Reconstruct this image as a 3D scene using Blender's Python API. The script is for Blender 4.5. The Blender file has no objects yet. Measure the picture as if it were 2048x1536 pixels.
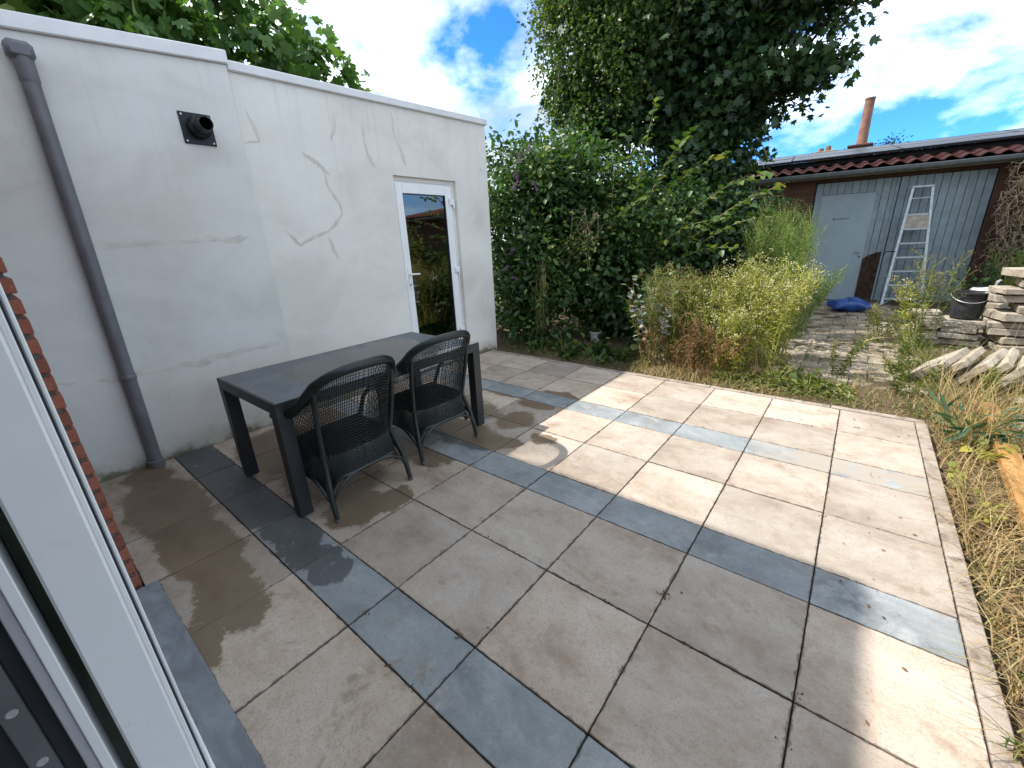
import bpy, bmesh, math, random
import numpy as np
from mathutils import Vector, Matrix, Euler

rnd = random.Random(11)
RNG = np.random.default_rng(7)
R = math.radians
S = bpy.context.scene
COL = S.collection

# ------------------------------------------------------------------ camera
CAM = Vector((1.9373, -0.5580, 1.5212))
YAW, PITCH, ROLL, FPX = -0.6927, 0.3345, 0.0472, 831.24
cd = bpy.data.cameras.new('camera'); cam = bpy.data.objects.new('camera', cd); COL.objects.link(cam)
fw = Vector((math.sin(YAW)*math.cos(PITCH), math.cos(YAW)*math.cos(PITCH), -math.sin(PITCH)))
rt = fw.cross(Vector((0, 0, 1))).normalized(); dn = fw.cross(rt)
r2 = math.cos(ROLL)*rt + math.sin(ROLL)*dn; d2 = -math.sin(ROLL)*rt + math.cos(ROLL)*dn
mw = Matrix((( r2.x, -d2.x, -fw.x, CAM.x), (r2.y, -d2.y, -fw.y, CAM.y), (r2.z, -d2.z, -fw.z, CAM.z), (0, 0, 0, 1)))
cam.matrix_world = mw
cd.sensor_width = 36; cd.lens = FPX/2048*36; cd.clip_start = 0.02; cd.clip_end = 1500
S.camera = cam
S.render.resolution_x, S.render.resolution_y = 1024, 768

# ------------------------------------------------------------------ light
SUN = Vector((0.715, 0.34, -1.0)).normalized()          # direction the light travels
SUN_EL = math.asin(-SUN.z); SUN_AZ = math.atan2(-SUN.x, -SUN.y)   # azimuth of the sun from +Y clockwise
W = bpy.data.worlds.new('World'); S.world = W; W.use_nodes = True
wn, wl = W.node_tree.nodes, W.node_tree.links
wn.clear()
wo = wn.new('ShaderNodeOutputWorld'); bg = wn.new('ShaderNodeBackground'); bg.inputs[1].default_value = 0.15
sky = wn.new('ShaderNodeTexSky'); sky.sky_type = 'NISHITA'; sky.sun_disc = False
sky.sun_elevation = SUN_EL; sky.sun_rotation = SUN_AZ; sky.altitude = 20; sky.air_density = 1.1; sky.dust_density = 0.0; sky.ozone_density = 3.0
wtc = wn.new('ShaderNodeTexCoord'); sep = wn.new('ShaderNodeSeparateXYZ'); wl.new(wtc.outputs['Generated'], sep.inputs[0])
def wmath(op, a, b=None, c=None):
    n = wn.new('ShaderNodeMath'); n.operation = op
    for i, v in enumerate((a, b, c)):
        if v is None: continue
        if isinstance(v, (int, float)): n.inputs[i].default_value = v
        else: wl.new(v, n.inputs[i])
    return n.outputs[0]
cmb = wn.new('ShaderNodeCombineXYZ'); wl.new(sep.outputs[0], cmb.inputs[0]); wl.new(sep.outputs[1], cmb.inputs[1]); wl.new(wmath('MULTIPLY', sep.outputs[2], 1.9), cmb.inputs[2])
def wnoise(scale, detail, rough, off, dist=0.0):
    ad = wn.new('ShaderNodeVectorMath'); ad.operation = 'ADD'; wl.new(cmb.outputs[0], ad.inputs[0]); ad.inputs[1].default_value = off
    n = wn.new('ShaderNodeTexNoise'); n.inputs['Scale'].default_value = scale; n.inputs['Detail'].default_value = detail; n.inputs['Roughness'].default_value = rough
    n.inputs['Distortion'].default_value = dist
    wl.new(ad.outputs[0], n.inputs['Vector']); return n.outputs['Fac']
COFF = (10.399, 18.070, 12.215)
n1 = wnoise(2.5, 10, 0.55, COFF, 0.15); n2 = wnoise(2.5, 6, 0.5, (COFF[0]+.05, COFF[1]+.02, COFF[2]-.16), 0.15); n3 = wnoise(5.5, 7, 0.55, (14.299, 19.67, 10.015))
rp = wn.new('ShaderNodeValToRGB'); wl.new(n1, rp.inputs[0])
rp.color_ramp.elements[0].position = 0.365; rp.color_ramp.elements[0].color = (0, 0, 0, 1)
rp.color_ramp.elements[1].position = 0.55; rp.color_ramp.elements[1].color = (1, 1, 1, 1)
shd = wmath('ADD', wmath('MULTIPLY', n2, 0.75), wmath('MULTIPLY', n3, 0.25))
cc = wn.new('ShaderNodeValToRGB'); wl.new(shd, cc.inputs[0])
e = cc.color_ramp.elements; e.new(0.5)
e[0].position = 0.36; e[0].color = (8.2, 8.6, 8.2, 1); e[1].position = 0.445; e[1].color = (5.2, 5.5, 5.25, 1); e[2].position = 0.535; e[2].color = (1.6, 1.84, 2.05, 1)
tint = wn.new('ShaderNodeMix'); tint.data_type = 'RGBA'; tint.blend_type = 'MULTIPLY'; tint.inputs[0].default_value = 1.0
wl.new(sky.outputs[0], tint.inputs[6]); tint.inputs[7].default_value = (0.095, 0.27, 0.54, 1)
mx = wn.new('ShaderNodeMix'); mx.data_type = 'RGBA'
wl.new(rp.outputs[0], mx.inputs[0]); wl.new(tint.outputs[2], mx.inputs[6]); wl.new(cc.outputs[0], mx.inputs[7])
wl.new(mx.outputs[2], bg.inputs[0]); wl.new(bg.outputs[0], wo.inputs[0])

ld = bpy.data.lights.new('sun', 'SUN'); ld.energy = 2.0; ld.angle = R(0.53); ld.color = (1.0, 0.955, 0.885)
sun = bpy.data.objects.new('sun', ld); COL.objects.link(sun)
sun.rotation_euler = SUN.to_track_quat('-Z', 'Y').to_euler(); sun.location = (-8, -6, 12)
S.view_settings.view_transform = 'Standard'; S.view_settings.look = 'None'; S.view_settings.gamma = 1
S.view_settings.use_curve_mapping = False
S.view_settings.exposure = 1.85

# ------------------------------------------------------------------ node helpers
class NT:
    def __init__(s, name):
        m = bpy.data.materials.new(name); m.use_nodes = True; s.m = m; s.n = m.node_tree.nodes; s.l = m.node_tree.links
        s.n.clear(); s.out = s.n.new('ShaderNodeOutputMaterial')
        s.pos = s.n.new('ShaderNodeNewGeometry').outputs['Position']
        s.tc = s.n.new('ShaderNodeTexCoord'); s.oi = s.n.new('ShaderNodeObjectInfo')
    def put(s, sock, v):
        if v is None: return
        if hasattr(v, 'is_linked') or hasattr(v, 'links'): s.l.new(v, sock)
        elif sock.type == 'RGBA' and isinstance(v, (int, float)): sock.default_value = (v, v, v, 1)
        elif isinstance(v, (tuple, list)) and len(v) == 3 and sock.type == 'RGBA': sock.default_value = (*v, 1)
        else: sock.default_value = v
    def math(s, op, a, b=None, c=None, clamp=False):
        n = s.n.new('ShaderNodeMath'); n.operation = op; n.use_clamp = clamp
        for i, v in enumerate((a, b, c)): s.put(n.inputs[i], v)
        return n.outputs[0]
    def vmath(s, op, a, b=None):
        n = s.n.new('ShaderNodeVectorMath'); n.operation = op
        s.put(n.inputs[0], a); s.put(n.inputs[1], b)
        return n.outputs['Value'] if op in ('LENGTH', 'DOT_PRODUCT', 'DISTANCE') else n.outputs[0]
    def scale(s, v, sc):
        return s.vmath('MULTIPLY', v, sc if isinstance(sc, tuple) else (sc, sc, sc))
    def noise(s, vec, scale, detail=4, rough=0.55, dist=0.0, color=False):
        n = s.n.new('ShaderNodeTexNoise'); n.inputs['Scale'].default_value = scale; n.inputs['Detail'].default_value = detail
        n.inputs['Roughness'].default_value = rough; n.inputs['Distortion'].default_value = dist
        s.put(n.inputs['Vector'], vec); return n.outputs['Color' if color else 'Fac']
    def voro(s, vec, scale, feat='F1', out='Distance'):
        n = s.n.new('ShaderNodeTexVoronoi'); n.feature = feat; n.inputs['Scale'].default_value = scale; s.put(n.inputs['Vector'], vec)
        return n.outputs[out]
    def ramp(s, f, stops):
        n = s.n.new('ShaderNodeValToRGB'); s.put(n.inputs[0], f); e = n.color_ramp.elements
        while len(e) < len(stops): e.new(0.5)
        for i, (p, c) in enumerate(stops):
            e[i].position = p; e[i].color = (*c, 1) if isinstance(c, (tuple, list)) else (c, c, c, 1)
        return n.outputs[0]
    def mix(s, f, a, b, mode='MIX'):
        n = s.n.new('ShaderNodeMix'); n.data_type = 'RGBA'; n.blend_type = mode
        s.put(n.inputs[0], f); s.put(n.inputs[6], a); s.put(n.inputs[7], b); return n.outputs[2]
    def mapr(s, v, a, b, c=0.0, d=1.0):
        n = s.n.new('ShaderNodeMapRange'); n.clamp = True; n.interpolation_type = 'SMOOTHSTEP'
        s.put(n.inputs[0], v)
        for i, x in enumerate((a, b, c, d)): n.inputs[i+1].default_value = x
        return n.outputs[0]
    def bump(s, h, strength=0.3, dist=0.01):
        n = s.n.new('ShaderNodeBump'); s.put(n.inputs['Strength'], strength); n.inputs['Distance'].default_value = dist
        s.put(n.inputs['Height'], h); return n.outputs[0]
    def attr(s, name, kind='GEOMETRY'):
        n = s.n.new('ShaderNodeAttribute'); n.attribute_name = name; n.attribute_type = kind; return n.outputs['Fac']
    def bsdf(s, color, rough=0.6, spec=0.5, metal=0.0, normal=None, **kw):
        b = s.n.new('ShaderNodeBsdfPrincipled')
        s.put(b.inputs['Base Color'], color); s.put(b.inputs['Roughness'], rough); s.put(b.inputs['Specular IOR Level'], spec)
        s.put(b.inputs['Metallic'], metal)
        if normal is not None: s.put(b.inputs['Normal'], normal)
        for k, v in kw.items(): s.put(b.inputs[k], v)
        return b.outputs[0]
    def done(s, sh): s.l.new(sh, s.out.inputs[0]); return s.m

M = {}
def plain(name, col, rough=0.5, spec=0.5, metal=0.0, var=0.10, nscale=14, bump=0.0, bscale=120, coat=None):
    t = NT(name)
    v = t.vmath('ADD', t.pos, t.scale(t.oi.outputs['Random'], 37.0))
    f = t.noise(v, nscale, 5)
    c = t.mix(t.mapr(f, 0.3, 0.7), tuple(x*(1-var) for x in col), tuple(min(1, x*(1+var)) for x in col))
    r = t.math('ADD', t.math('MULTIPLY', f, 0.16), rough-0.08)
    nm = t.bump(t.noise(v, bscale, 3), bump, 0.004) if bump else None
    M[name] = t.done(t.bsdf(c, r, spec, metal, nm)); return M[name]

# --- wet mask shared by the paving
def wet_mask(t, blobs):
    wob = t.noise(t.pos, 7, 5, 0.6, color=True)
    p = t.vmath('ADD', t.pos, t.scale(t.vmath('SUBTRACT', wob, (0.5, 0.5, 0.5)), 0.20))
    wob2 = t.noise(t.pos, 45, 4, 0.6, color=True)
    p = t.vmath('ADD', p, t.scale(t.vmath('SUBTRACT', wob2, (0.5, 0.5, 0.5)), 0.05))
    acc = None
    for (cx_, cy_, rx, ry) in blobs:
        d = t.vmath('LENGTH', t.vmath('MULTIPLY', t.vmath('SUBTRACT', p, (cx_, cy_, 0)), (1/rx, 1/ry, 0)))
        acc = d if acc is None else t.math('MINIMUM', acc, d)
    return t.mapr(t.math('ADD', acc, t.math('MULTIPLY', t.math('SUBTRACT', t.noise(t.pos, 90, 4, 0.7), 0.5), 0.35)), 1.10, 0.93)
WET = [(-1.25,-.22,.55,.20),(-.62,-.22,.42,.17),(-.12,-.25,.30,.14),(.10,-.42,.16,.07),(-1.8,-.2,.25,.14),
       (-1.45,.62,.5,.34),(-.75,.62,.42,.30),(-.22,.50,.17,.20),(-.13,.66,.12,.16),(-1.2,1.2,.8,.40),(-.30,1.28,.16,.24),(-.55,1.66,.50,.16),
       (-.95,2.05,.55,.22),(-.18,1.62,.22,.16),(-.22,2.06,.17,.20),(.20,1.90,.12,.09),(.03,1.70,.10,.07),(-.7,2.62,.45,.14),(-.22,2.80,.22,.09),(-.28,2.47,.2,.09)]
WETD = [(-1.5,.12,.7,.2),(-.85,.12,.4,.16),(-.42,.16,.30,.13),(-.16,.10,.22,.09),(.12,.12,.12,.10),(.22,1.64,.16,.10),(.02,1.66,.12,.06),(-.35,1.62,.33,.2),(-.95,1.62,.5,.2),(-.22,2.96,.2,.1),(.02,.17,.1,.07)]
def tile_mat(name, dark):
    t = NT(name)
    v = t.vmath('ADD', t.pos, t.scale(t.oi.outputs['Random'], 53.0))
    vs = t.vmath('MULTIPLY', v, (1.0, 1.5, 1.0))
    big = t.noise(vs, 2.3, 7, 0.68, 0.35); mid = t.noise(v, 8, 7, 0.70, 0.25); fine = t.noise(v, 130, 3, 0.75); spk = t.noise(v, 55, 4, 0.65)
    rr = t.oi.outputs['Random']
    if not dark:
        c = t.ramp(big, [(0.30, (0.325, 0.245, 0.185)), (0.48, (0.50, 0.412, 0.330)), (0.68, (0.60, 0.525, 0.445))])
        c = t.mix(t.math('MULTIPLY', t.mapr(mid, 0.50, 0.70), 0.45), c, (0.36, 0.252, 0.178))
        c = t.mix(t.math('MULTIPLY', t.mapr(t.noise(v, 3.3, 5, 0.6, 2.2), 0.60, 0.70), 0.30), c, (0.60, 0.57, 0.53))
        tint = t.mix(rr, (1.04, 1.0, 0.97), (0.70, 0.705, 0.71))
        wetc = t.ramp(big, [(0.3, (0.135, 0.088, 0.052)), (0.7, (0.205, 0.145, 0.092))])
    else:
        c = t.ramp(big, [(0.30, (0.165, 0.182, 0.188)), (0.5, (0.285, 0.305, 0.312)), (0.70, (0.375, 0.392, 0.395))])
        c = t.mix(t.math('MULTIPLY', t.mapr(mid, 0.5, 0.68), 0.60), c, (0.41, 0.42, 0.415))
        c = t.mix(t.math('MULTIPLY', t.mapr(t.noise(v, 4.3, 5, 0.6, 1.4), 0.60, 0.72), 0.35), c, (0.30, 0.25, 0.20))
        tint = t.mix(t.math('MULTIPLY', rr, 0.6), (1, 1, 1), (0.74, 0.78, 0.78))
        wetc = t.ramp(big, [(0.3, (0.060, 0.064, 0.066)), (0.7, (0.105, 0.110, 0.112))])
    c = t.mix(1.0, c, tint, 'MULTIPLY')
    c = t.mix(t.math('MULTIPLY', t.mapr(fine, 0.50, 0.68), 0.50), c, (0.20, 0.185, 0.17))
    c = t.mix(t.math('MULTIPLY', t.mapr(spk, 0.58, 0.70), 0.35), c, (0.20, 0.165, 0.135))
    c = t.mix(t.math('MULTIPLY', t.mapr(spk, 0.42, 0.30), 0.12), c, (0.72, 0.66, 0.58))
    # brown dirt that washed across the tiles
    dirt = t.math('MULTIPLY', t.mapr(t.noise(t.pos, 1.9, 7, 0.68, 1.6), 0.52, 0.68), t.mapr(t.noise(t.pos, 22, 5, 0.65), 0.36, 0.62))
    c = t.mix(t.math('MULTIPLY', dirt, 0.62), c, (0.225, 0.160, 0.105))
    if dark:      # soil film over the dark border at the far right
        sp = t.n.new('ShaderNodeSeparateXYZ'); t.l.new(t.pos, sp.inputs[0])
        film = t.math('MULTIPLY', t.mapr(t.math('ADD', sp.outputs[0], t.math('MULTIPLY', t.noise(t.pos, 6, 4), 0.9)), 1.9, 2.35), t.mapr(sp.outputs[1], 1.9, 2.6))
        film = t.math('MULTIPLY', film, t.mapr(t.noise(t.pos, 5.5, 3), 0.66, 0.52))
        c = t.mix(t.math('MULTIPLY', film, 0.85), c, (0.36, 0.305, 0.245))
    # dirt collected along the joints
    g = t.n.new('ShaderNodeSeparateXYZ'); t.l.new(t.tc.outputs['Generated'], g.inputs[0])
    ex = t.math('MINIMUM', g.outputs[0], t.math('SUBTRACT', 1.0, g.outputs[0])); ey = t.math('MINIMUM', g.outputs[1], t.math('SUBTRACT', 1.0, g.outputs[1]))
    edge = t.math('ADD', t.math('MINIMUM', ex, ey), t.math('MULTIPLY', t.math('SUBTRACT', t.noise(v, 26, 4), 0.5), 0.07))
    c = t.mix(t.math('MULTIPLY', t.mapr(edge, 0.012, 0.0), 0.65), c, (0.075, 0.058, 0.045))
    w = t.math('MULTIPLY', wet_mask(t, WETD if dark else WET), t.mapr(t.noise(t.pos, 11, 7, 0.75), 0.30, 0.44) if dark else 1.0)
    c = t.mix(t.math('MULTIPLY', w, 0.93), c, wetc)
    rough = t.mix(w, 0.74, 0.46)
    nm = t.bump(t.math('ADD', t.math('MULTIPLY', mid, 0.7), t.math('MULTIPLY', fine, 0.35)), 0.22, 0.006)
    M[name] = t.done(t.bsdf(c, rough, 0.45, normal=nm))
tile_mat('tile_beige', False); tile_mat('tile_dark', True)

def render_mat(name, k):
    t = NT(name)
    big = t.noise(t.vmath('MULTIPLY', t.pos, (1, 1, 1.6)), 1.1, 6, 0.6, 0.6); mid = t.noise(t.pos, 6, 6, 0.6); fine = t.noise(t.vmath('MULTIPLY', t.pos, (1, 1.0, 1.7)), 70, 5, 0.62)
    c = t.ramp(big, [(0.28, (0.66, 0.64, 0.60)), (0.50, (0.775, 0.76, 0.735)), (0.75, (0.84, 0.835, 0.82))])
    c = t.mix(t.math('MULTIPLY', t.mapr(mid, 0.52, 0.75), 0.22), c, (0.64, 0.615, 0.57))
    sp = t.n.new('ShaderNodeSeparateXYZ'); t.l.new(t.pos, sp.inputs[0])
    # rain streaks below the coping, algae at the foot
    st = t.noise(t.vmath('MULTIPLY', t.pos, (1, 9, 0.35)), 2.0, 5, 0.6)
    up = t.mapr(sp.outputs[2], 1.6, 2.9)
    c = t.mix(t.math('MULTIPLY', t.math('MULTIPLY', up, t.mapr(st, 0.5, 0.7)), 0.20), c, (0.47, 0.455, 0.42))
    foot = t.math('ADD', sp.outputs[2], t.math('MULTIPLY', t.math('SUBTRACT', t.noise(t.pos, 5, 6, 0.62), 0.5), 0.36))
    c = t.mix(t.math('MULTIPLY', t.mapr(foot, 0.22, 0.0), 0.62), c, (0.44, 0.39, 0.30))
    c = t.mix(t.math('MULTIPLY', t.mapr(foot, 0.075, -0.01), 0.85), c, (0.13, 0.125, 0.065))
    nm = t.bump(t.math('ADD', fine, t.math('MULTIPLY', mid, 1.2)), 0.38, 0.006)
    c = t.mix(1.0, c, k, 'MULTIPLY')
    M[name] = t.done(t.bsdf(c, 0.88, 0.25, normal=nm))
render_mat('render_white', (1.0, 0.99, 0.965)); render_mat('render_grey', (0.93, 0.935, 0.93))

def brick_mat(name, cols, dark):
    t = NT(name); v = t.vmath('ADD', t.pos, t.scale(t.oi.outputs['Random'], 91.0))
    c = t.ramp(t.oi.outputs['Random'], [(0, cols[0]), (0.5, cols[1]), (1, cols[2])])
    c = t.mix(t.math('MULTIPLY', t.mapr(t.noise(v, 18, 6, 0.65), 0.5, 0.72), 0.6), c, dark)
    c = t.mix(t.math('MULTIPLY', t.mapr(t.noise(v, 70, 3), 0.62, 0.74), 0.5), c, (0.33, 0.25, 0.20))
    M[name] = t.done(t.bsdf(c, 0.9, 0.25, normal=t.bump(t.noise(v, 90, 5, 0.65), 0.6, 0.004)))
brick_mat('brick_red', [(0.235, 0.082, 0.055), (0.295, 0.105, 0.070), (0.20, 0.072, 0.052)], (0.12, 0.05, 0.04))
plain('mortar', (0.13, 0.12, 0.105), 0.92, 0.2, var=0.25, nscale=40, bump=0.5, bscale=150)
def wallbrick(name, c1, c2, mort, scale=1.0):
    t = NT(name)
    sw = t.n.new('ShaderNodeSeparateXYZ'); t.l.new(t.tc.outputs['Object'], sw.inputs[0])
    cm = t.n.new('ShaderNodeCombineXYZ'); t.l.new(t.math('ADD', sw.outputs[0], sw.outputs[1]), cm.inputs[0]); t.l.new(sw.outputs[2], cm.inputs[1])
    b = t.n.new('ShaderNodeTexBrick'); t.l.new(cm.outputs[0], b.inputs['Vector'])
    b.inputs['Scale'].default_value = 1/scale; b.inputs['Brick Width'].default_value = 0.22; b.inputs['Row Height'].default_value = 0.0625; b.inputs['Mortar Size'].default_value = 0.006
    b.inputs['Color1'].default_value = (*c1, 1); b.inputs['Color2'].default_value = (*c2, 1); b.inputs['Mortar'].default_value = (*mort, 1)
    c = t.mix(t.math('MULTIPLY', t.noise(t.pos, 9, 5), 0.5), b.outputs['Color'], (0.05, 0.035, 0.028))
    nm = t.bump(t.math('ADD', t.math('MULTIPLY', b.outputs['Fac'], -1.0), t.math('MULTIPLY', t.noise(t.pos, 80, 4), 0.3)), 0.6, 0.01)
    M[name] = t.done(t.bsdf(c, 0.9, 0.2, normal=nm))
wallbrick('shed_brick', (0.17, 0.075, 0.050), (0.12, 0.058, 0.042), (0.11, 0.095, 0.08))
wallbrick('house_brick', (0.30, 0.10, 0.06), (0.22, 0.08, 0.05), (0.20, 0.19, 0.17))
plain('white_metal', (0.74, 0.75, 0.755), 0.42, 0.5, var=0.05, nscale=5)
plain('white_pvc', (0.84, 0.855, 0.865), 0.30, 0.5, var=0.025, nscale=6)
plain('filler', (0.655, 0.62, 0.555), 0.9, 0.2, var=0.10, nscale=12, bump=0.15)
plain('filler_light', (0.65, 0.625, 0.575), 0.9, 0.2, var=0.10, nscale=12, bump=0.15)
plain('grey_pvc', (0.155, 0.155, 0.172), 0.50, 0.5, var=0.12, nscale=9)
plain('vent_black', (0.0045, 0.0065, 0.0075), 0.45, 0.4, var=0.2)
plain('screw_white', (0.75, 0.75, 0.73), 0.4)
plain('seal_dark', (0.020, 0.024, 0.030), 0.55, 0.4, var=0.2)
plain('lock_grey', (0.17, 0.18, 0.19), 0.42, 0.5, metal=0.6, var=0.1)
plain('frame_grey', (0.44, 0.43, 0.46), 0.5, var=0.05)
plain('table_metal', (0.022, 0.026, 0.030), 0.42, 0.5, var=0.15, nscale=30, bump=0.05)
plain('wicker', (0.011, 0.017, 0.0175), 0.46, 0.5, var=0.35, nscale=60)
plain('cane_wrap', (0.012, 0.020, 0.0195), 0.40, 0.55, var=0.35, nscale=90)
plain('foot_tip', (0.10, 0.10, 0.10), 0.7)
plain('shed_paint', (0.275, 0.335, 0.358), 0.62, 0.35, var=0.12, nscale=7, bump=0.15, bscale=60)
plain('shed_door_paint', (0.325, 0.40, 0.43), 0.55, 0.4, var=0.06, nscale=4)
plain('rust_brown', (0.060, 0.036, 0.024), 0.9, 0.2, var=0.5, nscale=16, bump=0.5)
plain('gutter_zinc', (0.20, 0.225, 0.235), 0.5, 0.5, metal=0.2, var=0.15)
plain('fascia', (0.20, 0.185, 0.15), 0.8, 0.3, var=0.2)
plain('panel_black', (0.012, 0.014, 0.018), 0.5, 0.4)
plain('alu', (0.46, 0.51, 0.53), 0.5, 0.5, metal=0.35, var=0.15, nscale=20)
plain('ladder_plate', (0.36, 0.32, 0.25), 0.7, var=0.2)
plain('black_part', (0.015, 0.015, 0.017), 0.6)
plain('bag_blue', (0.008, 0.055, 0.24), 0.34, 0.5, var=0.2, nscale=8, bump=0.2, bscale=30)
plain('bucket_black', (0.030, 0.032, 0.036), 0.55, 0.4, var=0.35, nscale=12)
plain('wire', (0.55, 0.55, 0.55), 0.4, 0.5, metal=0.7)
plain('ceramic', (0.78, 0.77, 0.74), 0.3, 0.5, var=0.08)
plain('pot_white', (0.56, 0.58, 0.56), 0.55, var=0.15)
plain('timber', (0.46, 0.235, 0.075), 0.75, 0.3, var=0.22, nscale=18, bump=0.3, bscale=60)
plain('timber_grey', (0.25, 0.20, 0.13), 0.85, 0.2, var=0.3, nscale=16, bump=0.4, bscale=60)
plain('bark', (0.085, 0.068, 0.050), 0.9, 0.2, var=0.4, nscale=18, bump=0.6, bscale=40)
plain('twig', (0.38, 0.29, 0.195), 0.9, 0.2, var=0.4, nscale=10)
plain('dry_stem', (0.26, 0.145, 0.070), 0.85, 0.2, var=0.35, nscale=9)
plain('green_stem', (0.26, 0.27, 0.06), 0.7, 0.3, var=0.3, nscale=9)
plain('flue', (0.245, 0.135, 0.095), 0.85, 0.3, var=0.35, nscale=4)
plain('yellow_brick', (0.30, 0.215, 0.105), 0.9, 0.2, var=0.3, nscale=9)
plain('roof_dark', (0.05, 0.045, 0.043), 0.85, 0.2, var=0.3)
plain('interior', (0.55, 0.54, 0.52), 0.9, 0.2)
plain('lining', (0.84, 0.83, 0.81), 0.8, 0.3, var=0.02)
plain('roof_felt', (0.07, 0.07, 0.07), 0.9, 0.2)
plain('debris', (0.062, 0.042, 0.030), 0.95, 0.1, var=0.5, nscale=30)
plain('purple', (0.28, 0.13, 0.34), 0.8, 0.2, var=0.3, nscale=30)
plain('white_chip', (0.75, 0.77, 0.75), 0.6)

def woodmat(name, a, b, d):
    t = NT(name); v = t.vmath('ADD', t.vmath('MULTIPLY', t.tc.outputs['Object'], (1.2, 22, 22)), t.scale(t.oi.outputs['Random'], 17.0))
    g = t.noise(v, 2.2, 6, 0.65, 0.6)
    c = t.ramp(g, [(0.3, a), (0.52, b), (0.72, d)])
    c = t.mix(t.math('MULTIPLY', t.mapr(t.noise(t.pos, 7, 6, 0.7), 0.5, 0.68), 0.55), c, (0.15, 0.105, 0.06))
    M[name] = t.done(t.bsdf(c, 0.82, 0.25, normal=t.bump(g, 0.5, 0.006)))
woodmat('timber', (0.27, 0.125, 0.040), (0.43, 0.225, 0.075), (0.52, 0.31, 0.12)); woodmat('timber_grey', (0.14, 0.105, 0.065), (0.25, 0.20, 0.135), (0.34, 0.28, 0.20))
def bluestone():
    t = NT('bluestone'); a = t.noise(t.vmath('MULTIPLY', t.pos, (1.2, 2.6, 1)), 5, 7, 0.62, 0.9); f = t.noise(t.pos, 60, 4)
    c = t.ramp(a, [(0.3, (0.125, 0.137, 0.152)), (0.55, (0.19, 0.207, 0.227)), (0.75, (0.25, 0.27, 0.29))])
    c = t.mix(t.math('MULTIPLY', t.mapr(f, 0.62, 0.74), 0.35), c, (0.34, 0.36, 0.38))
    M['bluestone'] = t.done(t.bsdf(c, 0.62, 0.4, normal=t.bump(t.math('ADD', a, t.math('MULTIPLY', f, 0.3)), 0.35, 0.01)))
bluestone()
def tabletop():
    t = NT('table_slab'); f = t.noise(t.pos, 260, 3, 0.7); g = t.noise(t.pos, 6, 5, 0.6, 0.5); k = t.noise(t.pos, 70, 4)
    c = t.ramp(g, [(0.3, (0.085, 0.094, 0.105)), (0.7, (0.14, 0.152, 0.168))])
    c = t.mix(t.math('MULTIPLY', t.mapr(f, 0.45, 0.7), 0.6), c, (0.24, 0.255, 0.275))
    c = t.mix(t.math('MULTIPLY', t.mapr(k, 0.6, 0.75), 0.3), c, (0.20, 0.21, 0.22))
    w = wet_mask(t, [(-.80,.78,.32,.30),(-.78,1.15,.38,.38),(-.95,1.42,.28,.24),(-.62,1.36,.2,.25)])
    c = t.mix(t.math('MULTIPLY', w, 0.95), c, (0.033, 0.033, 0.032))
    M['table_slab'] = t.done(t.bsdf(c, t.mix(w, 0.58, 0.10), t.mix(w, 0.5, 0.85), normal=t.bump(f, t.math('MULTIPLY', t.math('SUBTRACT', 1.0, w), 0.12), 0.002)))
tabletop()
def glass():
    t = NT('glass')
    fr = t.n.new('ShaderNodeFresnel'); fr.inputs[0].default_value = 2.4
    tr = t.n.new('ShaderNodeBsdfTransparent'); tr.inputs[0].default_value = (0.60, 0.68, 0.65, 1)
    gl = t.n.new('ShaderNodeBsdfGlossy'); gl.inputs['Roughness'].default_value = 0.015; gl.inputs[0].default_value = (1, 1, 1, 1)
    m = t.n.new('ShaderNodeMixShader'); t.l.new(fr.outputs[0], m.inputs[0]); t.l.new(tr.outputs[0], m.inputs[1]); t.l.new(gl.outputs[0], m.inputs[2])
    M['glass'] = t.done(m.outputs[0])
glass()
def solar():
    t = NT('solar'); 
    sp = t.n.new('ShaderNodeSeparateXYZ'); t.l.new(t.tc.outputs['Object'], sp.inputs[0])
    gx = t.math('FRACT', t.math('MULTIPLY', sp.outputs[0], 6.3)); gy = t.math('FRACT', t.math('MULTIPLY', sp.outputs[1], 6.3))
    ln = t.math('MAXIMUM', t.math('LESS_THAN', gx, 0.05), t.math('LESS_THAN', gy, 0.05))
    c = t.mix(ln, (0.025, 0.032, 0.045), (0.10, 0.11, 0.12))
    M['solar'] = t.done(t.bsdf(c, 0.42, 0.3))
solar()
def pantile():
    t = NT('pantile'); v = t.vmath('ADD', t.pos, t.scale(t.oi.outputs['Random'], 31.0))
    c = t.ramp(t.noise(v, 8, 5, 0.6), [(0.3, (0.11, 0.034, 0.028)), (0.6, (0.19, 0.060, 0.045)), (0.8, (0.26, 0.10, 0.075))])
    c = t.mix(t.math('MULTIPLY', t.mapr(t.noise(t.pos, 22, 4), 0.58, 0.72), 0.5), c, (0.06, 0.05, 0.04))
    M['pantile'] = t.done(t.bsdf(c, 0.75, 0.3, normal=t.bump(t.noise(v, 60, 4), 0.3, 0.006)))
pantile()
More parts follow.
